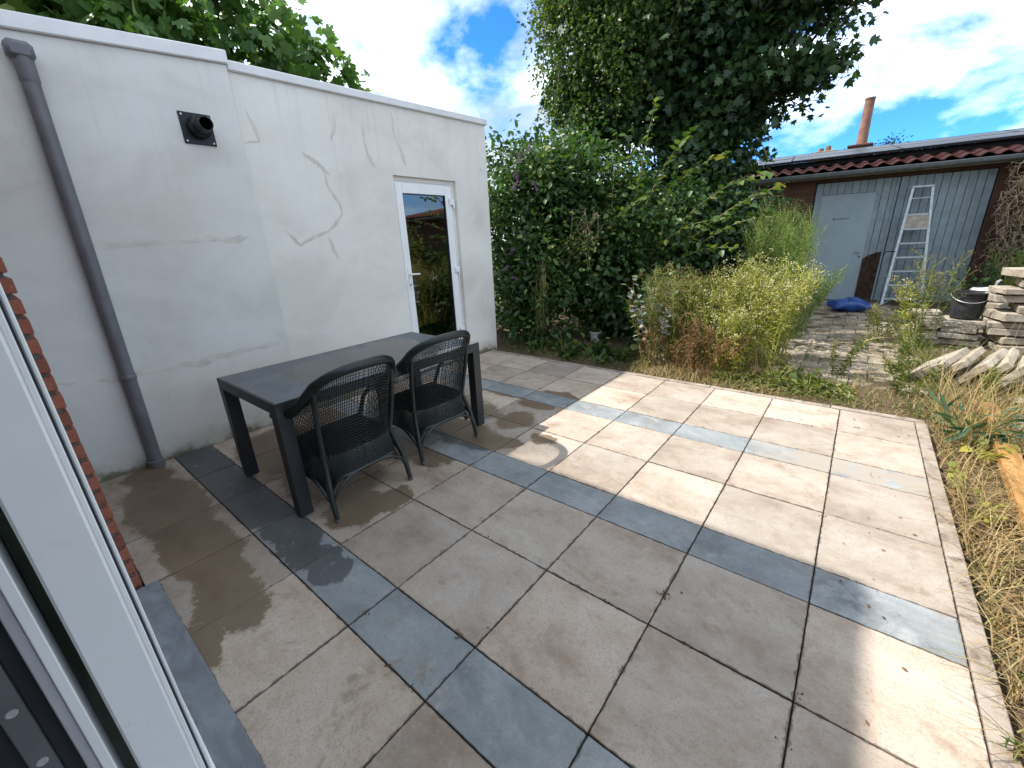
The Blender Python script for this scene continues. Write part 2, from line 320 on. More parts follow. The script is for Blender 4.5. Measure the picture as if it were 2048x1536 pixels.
def slabmat():
    t = NT('slab'); v = t.vmath('ADD', t.pos, t.scale(t.oi.outputs['Random'], 31.0))
    c = t.ramp(t.noise(v, 7, 6, 0.65), [(0.28, (0.24, 0.195, 0.145)), (0.5, (0.41, 0.355, 0.28)), (0.75, (0.52, 0.47, 0.385))])
    c = t.mix(t.math('MULTIPLY', t.mapr(t.noise(v, 24, 5), 0.55, 0.7), 0.55), c, (0.11, 0.095, 0.060))
    c = t.mix(t.math('MULTIPLY', t.mapr(t.noise(v, 150, 3), 0.55, 0.7), 0.35), c, (0.13, 0.12, 0.10))
    M['slab'] = t.done(t.bsdf(c, 0.92, 0.2, normal=t.bump(t.noise(v, 60, 6, 0.7), 0.6, 0.012)))
    t = NT('paver'); v = t.vmath('ADD', t.pos, t.scale(t.oi.outputs['Random'], 31.0))
    c = t.ramp(t.noise(v, 6, 6, 0.65), [(0.28, (0.26, 0.21, 0.15)), (0.5, (0.40, 0.335, 0.25)), (0.75, (0.48, 0.42, 0.335))])
    dirt = t.mapr(t.noise(t.pos, 3.4, 7, 0.7), 0.40, 0.60)
    c = t.mix(t.math('MULTIPLY', dirt, 0.85), c, (0.16, 0.12, 0.078))
    c = t.mix(t.math('MULTIPLY', t.mapr(t.noise(v, 120, 3), 0.52, 0.7), 0.4), c, (0.13, 0.11, 0.09))
    M['paver'] = t.done(t.bsdf(c, 0.92, 0.2, normal=t.bump(t.noise(v, 50, 6, 0.7), 0.5, 0.012)))
    t = NT('kerb'); v = t.vmath('ADD', t.pos, t.scale(t.oi.outputs['Random'], 31.0))
    c = t.ramp(t.noise(v, 6, 6, 0.65), [(0.28, (0.25, 0.205, 0.17)), (0.5, (0.36, 0.30, 0.25)), (0.75, (0.45, 0.40, 0.345))])
    c = t.mix(t.math('MULTIPLY', t.mapr(t.noise(t.pos, 9, 6, 0.65), 0.5, 0.66), 0.75), c, (0.14, 0.10, 0.07))
    M['kerb'] = t.done(t.bsdf(c, 0.9, 0.2, normal=t.bump(t.noise(v, 70, 5, 0.7), 0.4, 0.008)))
    t = NT('soil')
    c = t.ramp(t.noise(t.pos, 3.2, 8, 0.7), [(0.28, (0.065, 0.045, 0.030)), (0.5, (0.135, 0.095, 0.062)), (0.75, (0.25, 0.195, 0.135))])
    c = t.mix(t.math('MULTIPLY', t.mapr(t.noise(t.pos, 45, 5, 0.7), 0.55, 0.68), 0.6), c, (0.30, 0.24, 0.16))
    c = t.mix(t.math('MULTIPLY', t.mapr(t.noise(t.pos, 0.9, 5), 0.50, 0.62), 0.45), c, (0.085, 0.095, 0.035))
    M['soil'] = t.done(t.bsdf(c, 0.95, 0.15, normal=t.bump(t.math('ADD', t.noise(t.pos, 30, 6, 0.7), t.noise(t.pos, 110, 4)), 0.9, 0.02)))
slabmat()

def leafmat(name, stops, trans=0.30, rough=0.42, spec=0.45):
    t = NT(name); f = t.attr('var')
    c = t.ramp(f, stops)
    b = t.bsdf(c, rough, spec)
    tl = t.n.new('ShaderNodeBsdfTranslucent'); t.l.new(t.mix(1.0, c, (1.25, 1.35, 0.55), 'MULTIPLY'), tl.inputs[0])
    m = t.n.new('ShaderNodeMixShader'); m.inputs[0].default_value = trans; t.l.new(b, m.inputs[1]); t.l.new(tl.outputs[0], m.inputs[2])
    M[name] = t.done(m.outputs[0])
leafmat('leaf_maple', [(0, (0.016, 0.040, 0.017)), (0.55, (0.033, 0.075, 0.025)), (0.92, (0.070, 0.134, 0.038)), (1, (0.172, 0.218, 0.047))], 0.25) if True else leafmat('x', [(0, (0.025, 0.064, 0.023)), (0.55, (0.049, 0.113, 0.031)), (0.93, (0.089, 0.166, 0.043)), (1, (0.172, 0.216, 0.043))])
leafmat('leaf_vine', [(0, (0.030, 0.067, 0.016)), (0.5, (0.071, 0.129, 0.028)), (0.9, (0.132, 0.196, 0.048)), (1, (0.241, 0.241, 0.069))], 0.35) if True else leafmat('x', [(0, (0.060, 0.127, 0.030)), (0.5, (0.113, 0.203, 0.042)), (0.9, (0.187, 0.277, 0.067)), (1, (0.330, 0.330, 0.090))], 0.35)
leafmat('leaf_bush', [(0, (0.019, 0.050, 0.019)), (0.5, (0.046, 0.102, 0.029)), (0.9, (0.105, 0.189, 0.050)), (1, (0.264, 0.295, 0.070))], 0.32) if True else leafmat('x', [(0, (0.027, 0.070, 0.024)), (0.5, (0.061, 0.132, 0.038)), (0.92, (0.108, 0.189, 0.051)), (1, (0.230, 0.243, 0.054))])
leafmat('leaf_fig', [(0, (0.055, 0.127, 0.035)), (0.55, (0.101, 0.205, 0.051)), (0.95, (0.166, 0.284, 0.069)), (1, (0.293, 0.371, 0.097))], 0.30, 0.5)
leafmat('leaf_weed', [(0, (0.055, 0.090, 0.022)), (0.5, (0.115, 0.160, 0.030)), (0.9, (0.200, 0.215, 0.040)), (1, (0.29, 0.21, 0.05))], 0.35)
leafmat('leaf_yellow', [(0, (0.160, 0.205, 0.039)), (0.5, (0.311, 0.326, 0.053)), (0.9, (0.470, 0.425, 0.075)), (1, (0.547, 0.378, 0.091))], 0.35)
leafmat('leaf_feather', [(0, (0.079, 0.159, 0.043)), (0.5, (0.137, 0.237, 0.061)), (1, (0.237, 0.323, 0.086))], 0.35)
leafmat('leaf_brown', [(0, (0.10, 0.052, 0.022)), (0.5, (0.20, 0.11, 0.048)), (1, (0.32, 0.20, 0.09))], 0.2, 0.8, 0.2)
leafmat('straw', [(0, (0.19, 0.115, 0.050)), (0.5, (0.36, 0.245, 0.115)), (0.85, (0.50, 0.385, 0.20)), (1, (0.23, 0.25, 0.06))], 0.2, 0.7, 0.25)
leafmat('flower_head', [(0, (0.396, 0.348, 0.156)), (0.5, (0.600, 0.540, 0.288)), (1, (0.792, 0.744, 0.528))], 0.25, 0.8, 0.2)
leafmat('seed_brown', [(0, (0.15, 0.10, 0.05)), (1, (0.31, 0.235, 0.13))], 0.25, 0.8, 0.2)
leafmat('purple_petal', [(0, (0.20, 0.085, 0.26)), (1, (0.36, 0.19, 0.43))], 0.25, 0.7, 0.2)
leafmat('pale_leaf', [(0, (0.22, 0.27, 0.23)), (1, (0.46, 0.50, 0.48))], 0.2, 0.4, 0.5)
leafmat('bluegreen', [(0, (0.055, 0.13, 0.075)), (1, (0.11, 0.205, 0.115))], 0.25)

# ------------------------------------------------------------------ mesh helpers
def tag(o, label=None, cat=None, group=None, kind=None):
    if label: o['label'] = label
    if cat: o['category'] = cat
    if group: o['group'] = group
    if kind: o['kind'] = kind
    return o
def empty(name, loc=(0, 0, 0), rz=0.0, parent=None):
    o = bpy.data.objects.new(name, None); COL.objects.link(o); o.location = loc; o.rotation_euler = (0, 0, rz)
    o.empty_display_size = 0.1
    if parent: o.parent = parent
    return o
def link(name, me, mat, parent=None, loc=None, rot=None):
    o = bpy.data.objects.new(name, me); COL.objects.link(o)
    if mat is not None and not me.materials: me.materials.append(M[mat])
    if parent: o.parent = parent
    if loc is not None: o.location = loc
    if rot is not None: o.rotation_euler = rot
    return o
class MB:
    def __init__(s): s.v = []; s.f = []
    def add(s, vs, fs):
        b = len(s.v); s.v += [tuple(v) for v in vs]; s.f += [tuple(i+b for i in f) for f in fs]; return s
    def box(s, a, b):
        x0, y0, z0 = a; x1, y1, z1 = b
        return s.add([(x0,y0,z0),(x1,y0,z0),(x1,y1,z0),(x0,y1,z0),(x0,y0,z1),(x1,y0,z1),(x1,y1,z1),(x0,y1,z1)],
                     [(3,2,1,0),(4,5,6,7),(0,1,5,4),(1,2,6,5),(2,3,7,6),(3,0,4,7)])
    def hexa(s, p):   # 8 corners: bottom ccw then top ccw
        return s.add(p, [(3,2,1,0),(4,5,6,7),(0,1,5,4),(1,2,6,5),(2,3,7,6),(3,0,4,7)])
    def tube(s, pts, rad, n=8, caps=True, flat=1.0):
        pts = [Vector(p) for p in pts]; k = len(pts)
        if not hasattr(rad, '__len__'): rad = [rad]*k
        up = Vector((0, 0, 1)); t0 = (pts[1]-pts[0]).normalized()
        if abs(t0.dot(up)) > 0.95: up = Vector((1, 0, 0))
        vs = []; u = (up - t0*up.dot(t0)).normalized()
        for i in range(k):
            t = (pts[min(i+1, k-1)]-pts[max(i-1, 0)])
            t = t.normalized() if t.length > 1e-9 else t0
            u = u - t*u.dot(t)
            u = u.normalized() if u.length > 1e-6 else t.orthogonal().normalized()
            w = t.cross(u)
            for j in range(n):
                a = 2*math.pi*j/n
                vs.append(pts[i] + (u*math.cos(a)*flat + w*math.sin(a))*rad[i])
        fs = [(i*n+j, i*n+(j+1) % n, (i+1)*n+(j+1) % n, (i+1)*n+j) for i in range(k-1) for j in range(n)]
        if caps: fs += [tuple(range(n-1, -1, -1)), tuple((k-1)*n+j for j in range(n))]
        return s.add(vs, fs)
    def lathe(s, prof, n=24, c=(0, 0, 0), axis='Z'):
        vs = []
        for (r, z) in prof:
            for j in range(n):
                a = 2*math.pi*j/n
                p = (r*math.cos(a), r*math.sin(a), z)
                if axis == 'X': p = (p[2], p[0], p[1])
                vs.append((p[0]+c[0], p[1]+c[1], p[2]+c[2]))
        k = len(prof)
        return s.add(vs, [(i*n+j, i*n+(j+1) % n, (i+1)*n+(j+1) % n, (i+1)*n+j) for i in range(k-1) for j in range(n)])
    def mesh(s, name, bevel=0.0, smooth=False, seg=1):
        me = bpy.data.meshes.new(name); me.from_pydata(s.v, [], s.f); me.update()
        if bevel:
            bm = bmesh.new(); bm.from_mesh(me)
            ed = [e for e in bm.edges if len(e.link_faces) == 2 and e.calc_face_angle(0) > 0.5]
            bmesh.ops.bevel(bm, geom=ed, offset=bevel, segments=seg, affect='EDGES', profile=0.5)
            bm.to_mesh(me); bm.free()
        if smooth:
            me.polygons.foreach_set('use_smooth', [True]*len(me.polygons))
            try: me.set_sharp_from_angle(angle=R(42))
            except Exception: pass
        return me
    def build(s, name, mat, parent=None, bevel=0.0, smooth=False, loc=None, rot=None, seg=1):
        return link(name, s.mesh(name, bevel, smooth, seg), mat, parent, loc, rot)
def boxm(a, b, name, mat, parent=None, bevel=0.0): return MB().box(a, b).build(name, mat, parent, bevel)

def np_mesh(name, V, F, var=None, mat=None, parent=None):
    """V (n,3), F (m,k) faces of equal size or list of such arrays; var per vertex"""
    me = bpy.data.meshes.new(name)
    Fs = F if isinstance(F, list) else [F]
    me.vertices.add(len(V)); me.vertices.foreach_set('co', np.ascontiguousarray(V, dtype=np.float32).ravel())
    loops = np.concatenate([f.ravel() for f in Fs]).astype(np.int32)
    tot = np.concatenate([np.full(len(f), f.shape[1], dtype=np.int32) for f in Fs])
    start = np.concatenate([[0], np.cumsum(tot)[:-1]]).astype(np.int32)
    me.loops.add(len(loops)); me.loops.foreach_set('vertex_index', loops)
    me.polygons.add(len(tot)); me.polygons.foreach_set('loop_start', start)
    try: me.polygons.foreach_set('loop_total', tot)
    except Exception: pass
    me.update(calc_edges=True)
    if var is not None:
        a = me.attributes.new('var', 'FLOAT', 'POINT'); a.data.foreach_set('value', np.asarray(var, dtype=np.float32))
    return link(name, me, mat, parent)

LEAF = {
 'oval': (np.array([(0,0,0),(.30,.24,.05),(.68,.20,.05),(1,0,-.06),(.68,-.20,.05),(.30,-.24,.05)], float), [np.array([(0,1,2,3),(0,3,4,5)])]),
 'wide': (np.array([(0,0,0),(.22,.34,.06),(.62,.27,.06),(1,0,-.10),(.62,-.27,.06),(.22,-.34,.06)], float), [np.array([(0,1,2,3),(0,3,4,5)])]),
 'lance': (np.array([(0,0,0),(.35,.075,.02),(.7,.06,-.02),(1,0,-.12),(.7,-.06,-.02),(.35,-.075,.02)], float), [np.array([(0,1,2,3),(0,3,4,5)])]),
 'maple': (np.array([(.30,0,.0),(0,0,0),(.02,.24,.03),(.28,.56,.0),(.37,.27,.04),(.66,.42,.0),(.64,.15,.03),(1,0,-.08),(.64,-.15,.03),(.66,-.42,0),(.37,-.27,.04),(.28,-.56,0),(.02,-.24,.03)], float),
           [np.array([(0,i,i+1) for i in range(1, 12)]+[(0,12,1)])]),
 'fig': (np.array([(.35,0,.0),(0,0,0),(-.05,.28,.03),(.22,.50,.0),(.40,.30,.05),(.62,.46,.0),(.80,.34,0),(.68,.16,.04),(.98,.12,-.03),(1.0,-.10,-.03),(.68,-.16,.04),(.80,-.34,0),(.62,-.46,0),(.40,-.30,.05),(.22,-.50,0),(-.05,-.28,.03)], float),
         [np.array([(0,i,i+1) for i in range(1, 15)]+[(0,15,1)])]),
 'bit': (np.array([(0,0,0),(.5,.35,0),(1,0,0),(.5,-.35,0)], float), [np.array([(0,1,2,3)])]),
}
def nrm(a): return a/np.maximum(np.linalg.norm(a, axis=-1, keepdims=True), 1e-9)
def leaves(name, P, N, T, size, kind, mat, parent=None, var=None):
    """one leaf mesh part: P positions, N normals, T leaf directions"""
    P = np.asarray(P, float); n = len(P)
    N = nrm(np.asarray(N, float)); T = np.asarray(T, float); T = nrm(T - N*(T*N).sum(1, keepdims=True)); B = np.cross(N, T)
    tv, tf = LEAF[kind]; k = len(tv); size = np.broadcast_to(np.asarray(size, float), (n,))
    V = P[:, None] + size[:, None, None]*(tv[None, :, 0:1]*T[:, None] + tv[None, :, 1:2]*B[:, None] + tv[None, :, 2:3]*N[:, None])
    Fs = [(f[None] + (np.arange(n)*k)[:, None, None]).reshape(-1, f.shape[1]) for f in tf]
    if var is None: var = RNG.random(n)
    o = np_mesh(name, V.reshape(-1, 3), Fs, np.repeat(var, k), mat, parent); o['kind'] = 'stuff'; return o
def rdir(n, up=0.0):
    d = RNG.normal(size=(n, 3)); d[:, 2] += up; return nrm(d)
def ellip(c, r, n, shell=0.55):
    d = rdir(n); q = (shell + (1-shell)*RNG.random(n)**0.6)[:, None]
    return np.array(c) + d*np.array(r)*q, d
def crown_sites(ells, n):
    w = np.array([e[1][0]*e[1][1]+e[1][1]*e[1][2]+e[1][0]*e[1][2] for e in ells]); w = w/w.sum()
    Ps, Ds = [], []
    for e, q in zip(ells, w):
        m = max(4, int(n*q)); nb_ = max(5, int(m/11)); c, r = np.array(e[0]), np.array(e[1])
        p, d = ellip(c, r*.82, max(2, int(m*.35)), e[2] if len(e) > 2 else 0.55); Ps.append(p); Ds.append(d)
        for k in range(nb_):                        # lobes that break the outline
            dd = rdir(1)[0]; cc_ = c+dd*r*RNG.uniform(.72, .98); rr = np.maximum(r*RNG.uniform(.16, .36), .16)
            p, d = ellip(cc_, rr, max(2, int(m*.65/nb_)), .5); Ps.append(p); Ds.append(d*.7+dd*.4)
    return np.concatenate(Ps), np.concatenate(Ds)
def clump_leaves(sites, dirs, per, spread, size, lift=0.5, droop=0.35):
    n = len(sites)*per
    C0 = np.repeat(sites, per, 0); D0 = np.repeat(dirs, per, 0)
    off = RNG.normal(size=(n, 3))*np.array(spread)
    P = C0+off
    N = nrm(RNG.normal(size=(n, 3))*0.75 + np.array([0, 0, lift]) + D0*0.55)
    T = nrm(off*0.8/np.max(spread) + D0*0.5 + RNG.normal(size=(n, 3))*0.6 - np.array([0, 0, droop]))
    sz = size[0] + (size[1]-size[0])*RNG.random(n)
    base = np.repeat(RNG.random(len(sites)), per)
    var = np.clip(0.55*base + 0.5*RNG.random(n), 0, 1)
    return P, N, T, sz, var

# ================================================================== THE SETTING
T_ = 0.504; SW = 0.2541
def gz(x, y):    # garden surface height
    return -0.035 + 0.10*min(1, max(0, (y-4.0)/6.0))
def make_ground():
    def axis(lo, hi, step, far):
        a = list(np.arange(lo, hi+1e-6, step)); o = []
        d = step
        x = lo
        while x > -far: d *= 1.5; x -= d; o.append(x)
        pre = o[::-1]; o = []; d = step; x = hi
        while x < far: d *= 1.5; x += d; o.append(x)
        return np.array(pre+a+o)
    xs = axis(-4.0, 7.0, 0.09, 400); ys = axis(-0.6, 11.5, 0.09, 400)
    X, Y = np.meshgrid(xs, ys, indexing='ij')
    Z = -0.035 + 0.10*np.clip((Y-4.0)/6.0, 0, 1)
    bump = sum(np.sin(X*a+b+2*np.sin(Y*c))*np.sin(Y*d+e) for a, b, c, d, e in [(3.1,.4,.7,2.7,1.0),(7.7,1.2,1.1,6.3,.2),(15.1,2.2,2.1,13.7,2.5),(27,.3,3.,24,1.5)])/4
    soft = np.clip(np.maximum(X-2.58, Y-3.87)/0.25, 0, 1)
    Z += bump*0.030*soft + 0.01*soft
    inside = (X < 2.57) & (Y < 3.86) ; Z[inside] = -0.07
    fr = (np.abs(X) > 14) | (Y > 16); Z[fr] -= 0.02
    nx, ny = len(xs), len(ys); I = np.arange(nx*ny).reshape(nx, ny)
    F = np.stack([I[:-1, :-1], I[1:, :-1], I[1:, 1:], I[:-1, 1:]], -1).reshape(-1, 4)
    o = np_mesh('ground', np.stack([X, Y, Z], -1).reshape(-1, 3), F, None, 'soil'); tag(o, kind='structure')
    o.data.polygons.foreach_set('use_smooth', [True]*len(o.data.polygons))
make_ground()

# patio: bed + tiles
patio = boxm((-2.06, -0.44, -0.068), (2.49, 3.79, -0.016), 'patio', 'debris'); tag(patio, kind='structure')
_tm = {}
def tile(x0, x1, y0, y1, mat):
    J = 0.0027
    w, d = round(x1-x0-2*J, 3), round(y1-y0-2*J, 3); key = (w, d, mat)
    if key not in _tm:
        me = MB().box((-w/2, -d/2, -0.04), (w/2, d/2, 0)).mesh('tile', 0.0022); me.materials.append(M[mat]); _tm[key] = me
    o = link('tile', _tm[key], None, patio, ((x0+x1)/2, (y0+y1)/2, rnd.uniform(-0.0016, 0.0016)), (R(rnd.uniform(-.10, .10)), R(rnd.uniform(-.10, .10)), R(rnd.uniform(-.12, .12))))
ys = [(-0.485, 0, 'tile_beige'), (0, SW, 'tile_dark'), (SW, SW+T_, 'tile_beige'), (SW+T_, SW+2*T_, 'tile_beige'), (SW+2*T_, 2*SW+2*T_, 'tile_dark'),
      (2*SW+2*T_, 2*SW+3*T_, 'tile_beige'), (2*SW+3*T_, 2*SW+4*T_, 'tile_beige'), (2*SW+4*T_, 3*SW+4*T_, 'tile_dark'), (3*SW+4*T_, 3*SW+5*T_, 'tile_beige'), (3*SW+5*T_, 3*SW+6*T_, 'tile_beige')]
xs = [-2.055]+[i*T_ for i in range(-3, 5)]+[2.492]
for (a, b, m) in ys:
    for x0, x1 in zip(xs[:-1], xs[1:]):
        if a < -0.1 and x1 > -0.40:       # this row stops at the threshold stone
            if x0 < -0.40: tile(x0, x1, a, b, m) if False else tile(x0, x1, -0.437, b, m)
            else: tile(x0, x1, -0.437, b, m)
        else: tile(x0, x1, a, b, m)
# kerb stones
kerb = boxm((-2.05, 3.792, -0.068), (2.555, 3.85, -0.055), 'kerb', 'debris'); tag(kerb, kind='structure')
def kerbstone(a, b):
    MB().box(a, b).build('kerb_stone', 'kerb', kerb, 0.004)
x = -2.05
while x < 2.5:
    x1 = min(x+1.0, 2.556); kerbstone((x+.003, 3.793, -0.12), (x1-.003, 3.853, rnd.uniform(.001, .007))); x = x1
y = -0.4
while y < 3.78:
    y1 = min(y+1.0, 3.789); kerbstone((2.496, y+.003, -0.12), (2.562, y1-.003, rnd.uniform(.001, .006))); y = y1

# garden path of square concrete pavers
path = boxm((1.45, 4.45, -0.06), (2.78, 9.95, -0.03), 'garden_path', 'soil'); tag(path, kind='structure')
pvm = MB().box((-.145, -.145, -.05), (.145, .145, 0)).mesh('paver', 0.006); pvm.materials.append(M['paver'])
pvh = MB().box((-.07, -.145, -.05), (.07, .145, 0)).mesh('paver', 0.006); pvh.materials.append(M['paver'])
for j in range(18):
    yy = 4.75+j*.298; off = 0.15*(j % 2)
    for i in range(-1, 5):
        xx = 1.60+i*.298+off
        if xx > 2.62 or xx < 1.3 or rnd.random() < .04: continue
        link('paver', pvm, None, path, (xx, yy, gz(xx, yy)+0.022+rnd.uniform(-.006, .006)), (R(rnd.uniform(-1.2, 1.2)), R(rnd.uniform(-1.2, 1.2)), R(rnd.uniform(-1, 1))))

# ================================================================== BUILDINGS
# ---- white rendered annex along the left
annex = empty('annex_building', (-3.6, 1.8, 0)); tag(annex, 'low white rendered annex with flat roof, cracked wall and glazed door', 'building')
OFF = Vector(annex.location)
def A(mb, name, mat, bevel=0.0, parent=None, smooth=False):
    mb.v = [(v[0]-OFF.x, v[1]-OFF.y, v[2]-OFF.z) for v in mb.v]
    return mb.build(name, mat, parent or annex, bevel, smooth)
def zc1(y): return 2.772 + (y+.09)*(2.865-2.772)/1.14   # underside of coping, near section
def zc2(y): return 2.838 + (y-1.055)*(2.905-2.838)/2.95
def panel(y0, y1, x0, x1, zf, z0=-0.07):
    return MB().hexa([(x0,y0,z0),(x1,y0,z0),(x1,y1,z0),(x0,y1,z0),(x0,y0,zf(y0)),(x1,y0,zf(y0)),(x1,y1,zf(y1)),(x0,y1,zf(y1))])
A(panel(-0.485, 1.055, -2.22, -2.055, zc1), 'wall', 'render_grey', 0.006)
DY0, DY1, DZ = 2.49, 3.405, 2.225
w2 = panel(1.0552, DY0, -2.22, -2.10, zc2)
w2.add(panel(DY1, 4.0, -2.22, -2.10, zc2).v, [(3,2,1,0),(4,5,6,7),(0,1,5,4),(1,2,6,5),(2,3,7,6),(3,0,4,7)])
w2.add(panel(DY0+.0002, DY1-.0002, -2.22, -2.10, zc2, DZ).v, [(3,2,1,0),(4,5,6,7),(0,1,5,4),(1,2,6,5),(2,3,7,6),(3,0,4,7)])
A(w2, 'wall', 'render_white')
o = MB().box((-5.2, 3.88, -.07), (-2.222, 3.998, 2.86)).box((-5.2, -.48, -.07), (-5.05, 3.878, 2.86)).box((-5.048, -.48, -.07), (-2.222, -.36, 2.76))
A(o, 'wall', 'render_white')
A(MB().box((-5.2, -.48, 2.70), (-2.222, 3.87, 2.76)), 'roof', 'roof_felt')
A(MB().box((-5.04, -.35, -.065), (-2.23, 3.87, -.02)), 'floor', 'interior')
def coping(y0, y1, zf, x1, h):
    return MB().hexa([(-2.30,y0,zf(y0)),(x1,y0,zf(y0)),(x1,y1,zf(y1)),(-2.30,y1,zf(y1)),(-2.30,y0,zf(y0)+h-.012),(x1,y0,zf(y0)+h),(x1,y1,zf(y1)+h),(-2.30,y1,zf(y1)+h-.012)])
A(coping(-0.485, 1.062, zc1, -2.028, 0.085), 'coping', 'white_metal', 0.006)
A(coping(1.064, 4.02, zc2, -2.068, 0.066), 'coping', 'white_metal', 0.006)
# filled cracks: thin trowelled strips
def crack(pts, w, xw, mat='filler'):
    # ragged ribbon 1.5 mm proud of the render
    P = []
    for (a, b) in zip(pts[:-1], pts[1:]):
        n = max(2, int(math.dist(a, b)/0.02))
        for i in range(n): t = i/n; P.append((a[0]+(b[0]-a[0])*t+rnd.uniform(-.004, .004), a[1]+(b[1]-a[1])*t+rnd.uniform(-.004, .004)))
    P.append(pts[-1]); k = len(P); L, Rr = [], []; f1, f2 = rnd.random()*6, rnd.random()*6
    for i, p in enumerate(P):
        q0, q1 = P[max(0, i-1)], P[min(k-1, i+1)]; dx, dz = q1[0]-q0[0], q1[1]-q0[1]; l = math.hypot(dx, dz) or 1
        e = min(1, 0.25+min(i, k-1-i)/4)
        wa = w*e*(1+.30*math.sin(i*.55+f1)+.25*math.sin(i*.21+f2)+rnd.uniform(-.12, .12)); wb = w*e*(1+.30*math.sin(i*.47+f2)+.25*math.sin(i*.17+f1)+rnd.uniform(-.12, .12))
        L.append((p[0]-dz/l*wa, p[1]+dx/l*wa)); Rr.append((p[0]+dz/l*wb, p[1]-dx/l*wb))
    vs = []
    for a, b in zip(L, Rr): vs += [(xw+.0002, a[0], a[1]), (xw+.0009, a[0]*.85+b[0]*.15, a[1]*.85+b[1]*.15), (xw+.0009, a[0]*.15+b[0]*.85, a[1]*.15+b[1]*.85), (xw+.0002, b[0], b[1])]
    fs = [(4*i+j, 4*i+j+1, 4*i+5+j, 4*i+4+j) for i in range(k-1) for j in range(3)]
    A(MB().add(vs, fs), 'crack_filler', mat, smooth=True)
S2, S1 = -2.10, -2.055
for pts, w in (([(1.535,2.333),(1.686,2.234),(1.771,2.17)],.020), ([(1.715,2.187),(1.729,2.082),(1.822,1.911),(1.828,1.83),(1.735,1.73),(1.645,1.667),(1.565,1.642),(1.358,1.559),(1.256,1.69)],.013),
               ([(1.644,1.655),(1.679,1.501),(1.713,1.405)],.012), ([(1.906,2.701),(1.896,2.599),(1.838,2.456)],.014), ([(2.197,2.643),(2.192,2.492),(2.234,2.35),(2.314,2.234)],.015),
               ([(2.564,2.81),(2.565,2.63),(2.624,2.484),(2.678,2.326)],.016), ([(1.14,2.591),(1.169,2.491),(1.192,2.376),(1.075,2.35)],.012), ([(3.859,2.413),(3.907,2.33)],.018)):
    crack(pts, w, S2)
for pts, w in (([(-.045,1.617),(.156,1.603),(.359,1.623),(.58,1.635),(.819,1.617),(.938,1.645)],.022), ([(-.243,.717),(-.069,.712),(.122,.707),(.348,.70),(.607,.723),(.972,.727)],.024), ([(-.45,.75),(-.36,.735)],.03)):
    crack(pts, w, S1, 'filler_light')
# glazed door set back in its reveal
dr = empty('door', (-2.15-OFF.x, 2.9475-OFF.y, -OFF.z), 0, annex)
def D(mb, name, mat, bevel=0.0, smooth=False):
    mb.v = [(v[0]+2.15, v[1]-2.9475, v[2]) for v in mb.v]; return mb.build(name, mat, dr, bevel, smooth)
fy0, fy1, fz0, fz1 = DY0+.004, DY1-.035, .0, DZ-.045
def ring(x0, x1, y0, y1, z0, z1, w, wb=None):
    wb = wb or w
    return MB().box((x0,y0,z0),(x1,y0+w,z1)).box((x0,y1-w,z0),(x1,y1,z1)).box((x0,y0+w+.0004,z1-w),(x1,y1-w-.0004,z1)).box((x0,y0+w+.0004,z0),(x1,y1-w-.0004,z0+wb))
D(ring(-2.20, -2.150, fy0, fy1, fz0, fz1, .050), 'frame', 'white_pvc', 0.003)
D(ring(-2.19, -2.135, fy0+.030, fy1-.030, fz0+.03, fz1-.030, .092, .11), 'sash', 'white_pvc', 0.004)
gy0, gy1, gz0, gz1 = fy0+.122, fy1-.122, fz0+.14, fz1-.122
D(ring(-2.165, -2.1415, gy0-.0005, gy1+.0005, gz0-.0005, gz1+.0005, .008), 'gasket', 'seal_dark')
D(MB().box((-2.168, gy0+.006, gz0+.006), (-2.160, gy1-.006, gz1-.006)), 'pane', 'glass')
D(MB().box((-2.215, DY0+.001, DZ-.046), (-2.140, DY1-.001, DZ-.001)).box((-2.215, DY1-.036, .0), (-2.145, DY1-.001, DZ-.047)), 'reveal_plaster', 'render_white')
for z in (1.99, 1.19, .40):
    D(MB().box((-2.135, fy1-.075, z-.035), (-2.112, fy1-.012, z+.035)).tube([(-2.118, fy1-.006, z-.075), (-2.118, fy1-.006, z+.03)], .011, 10), 'hinge', 'white_pvc', 0.003)
hp = D(MB().box((-2.1355, fy0+.060, 1.02), (-2.124, fy0+.092, 1.26)), 'lock_plate', 'white_pvc', 0.003)
D(MB().tube([(-2.126, fy0+.076, 1.19), (-2.085, fy0+.076, 1.19), (-2.080, fy0+.084, 1.19), (-2.078, fy0+.19, 1.187)], .0095, 10), 'handle', 'white_pvc', 0, True)
D(MB().box((-2.1245, fy0+.068, 1.055), (-2.1225, fy0+.084, 1.085)), 'keyhole', 'lock_grey')

# ---- down pipe
dp = empty('down_pipe', (-2.0, -0.12, 0)); tag(dp, 'grey plastic down pipe with a square top fixed to white wall', 'down pipe')
def rel(o, mb, name, mat, bevel=0.0, smooth=False, parent=None):
    L = o.location; q = o
    mb.v = [(v[0]-L.x, v[1]-L.y, v[2]-L.z) for v in mb.v]; return mb.build(name, mat, parent or o, bevel, smooth)
def pp(z): return (-2.005, -.118+.062*z/2.6, z)
rel(dp, MB().tube([pp(-.01), pp(.72), pp(1.6), pp(2.52)], .0415, 20), 'pipe', 'grey_pvc', 0, True)
rel(dp, MB().tube([pp(.69), pp(.70), pp(.725), pp(.735)], [.043, .0475, .0475, .043], 20), 'collar', 'grey_pvc', 0, True)
rel(dp, MB().tube([pp(2.505), pp(2.515), pp(2.63)], [.043, .0455, .0455], 20), 'collar', 'grey_pvc', 0, True)
rel(dp, MB().tube([pp(0.0), pp(.05), pp(.055)], [.052, .052, .044], 20), 'shoe', 'grey_pvc', 0, True)
rel(dp, MB().box((-2.056, -.118, 2.615), (-1.953, .0, 2.705)), 'outlet', 'grey_pvc', 0.02, True)

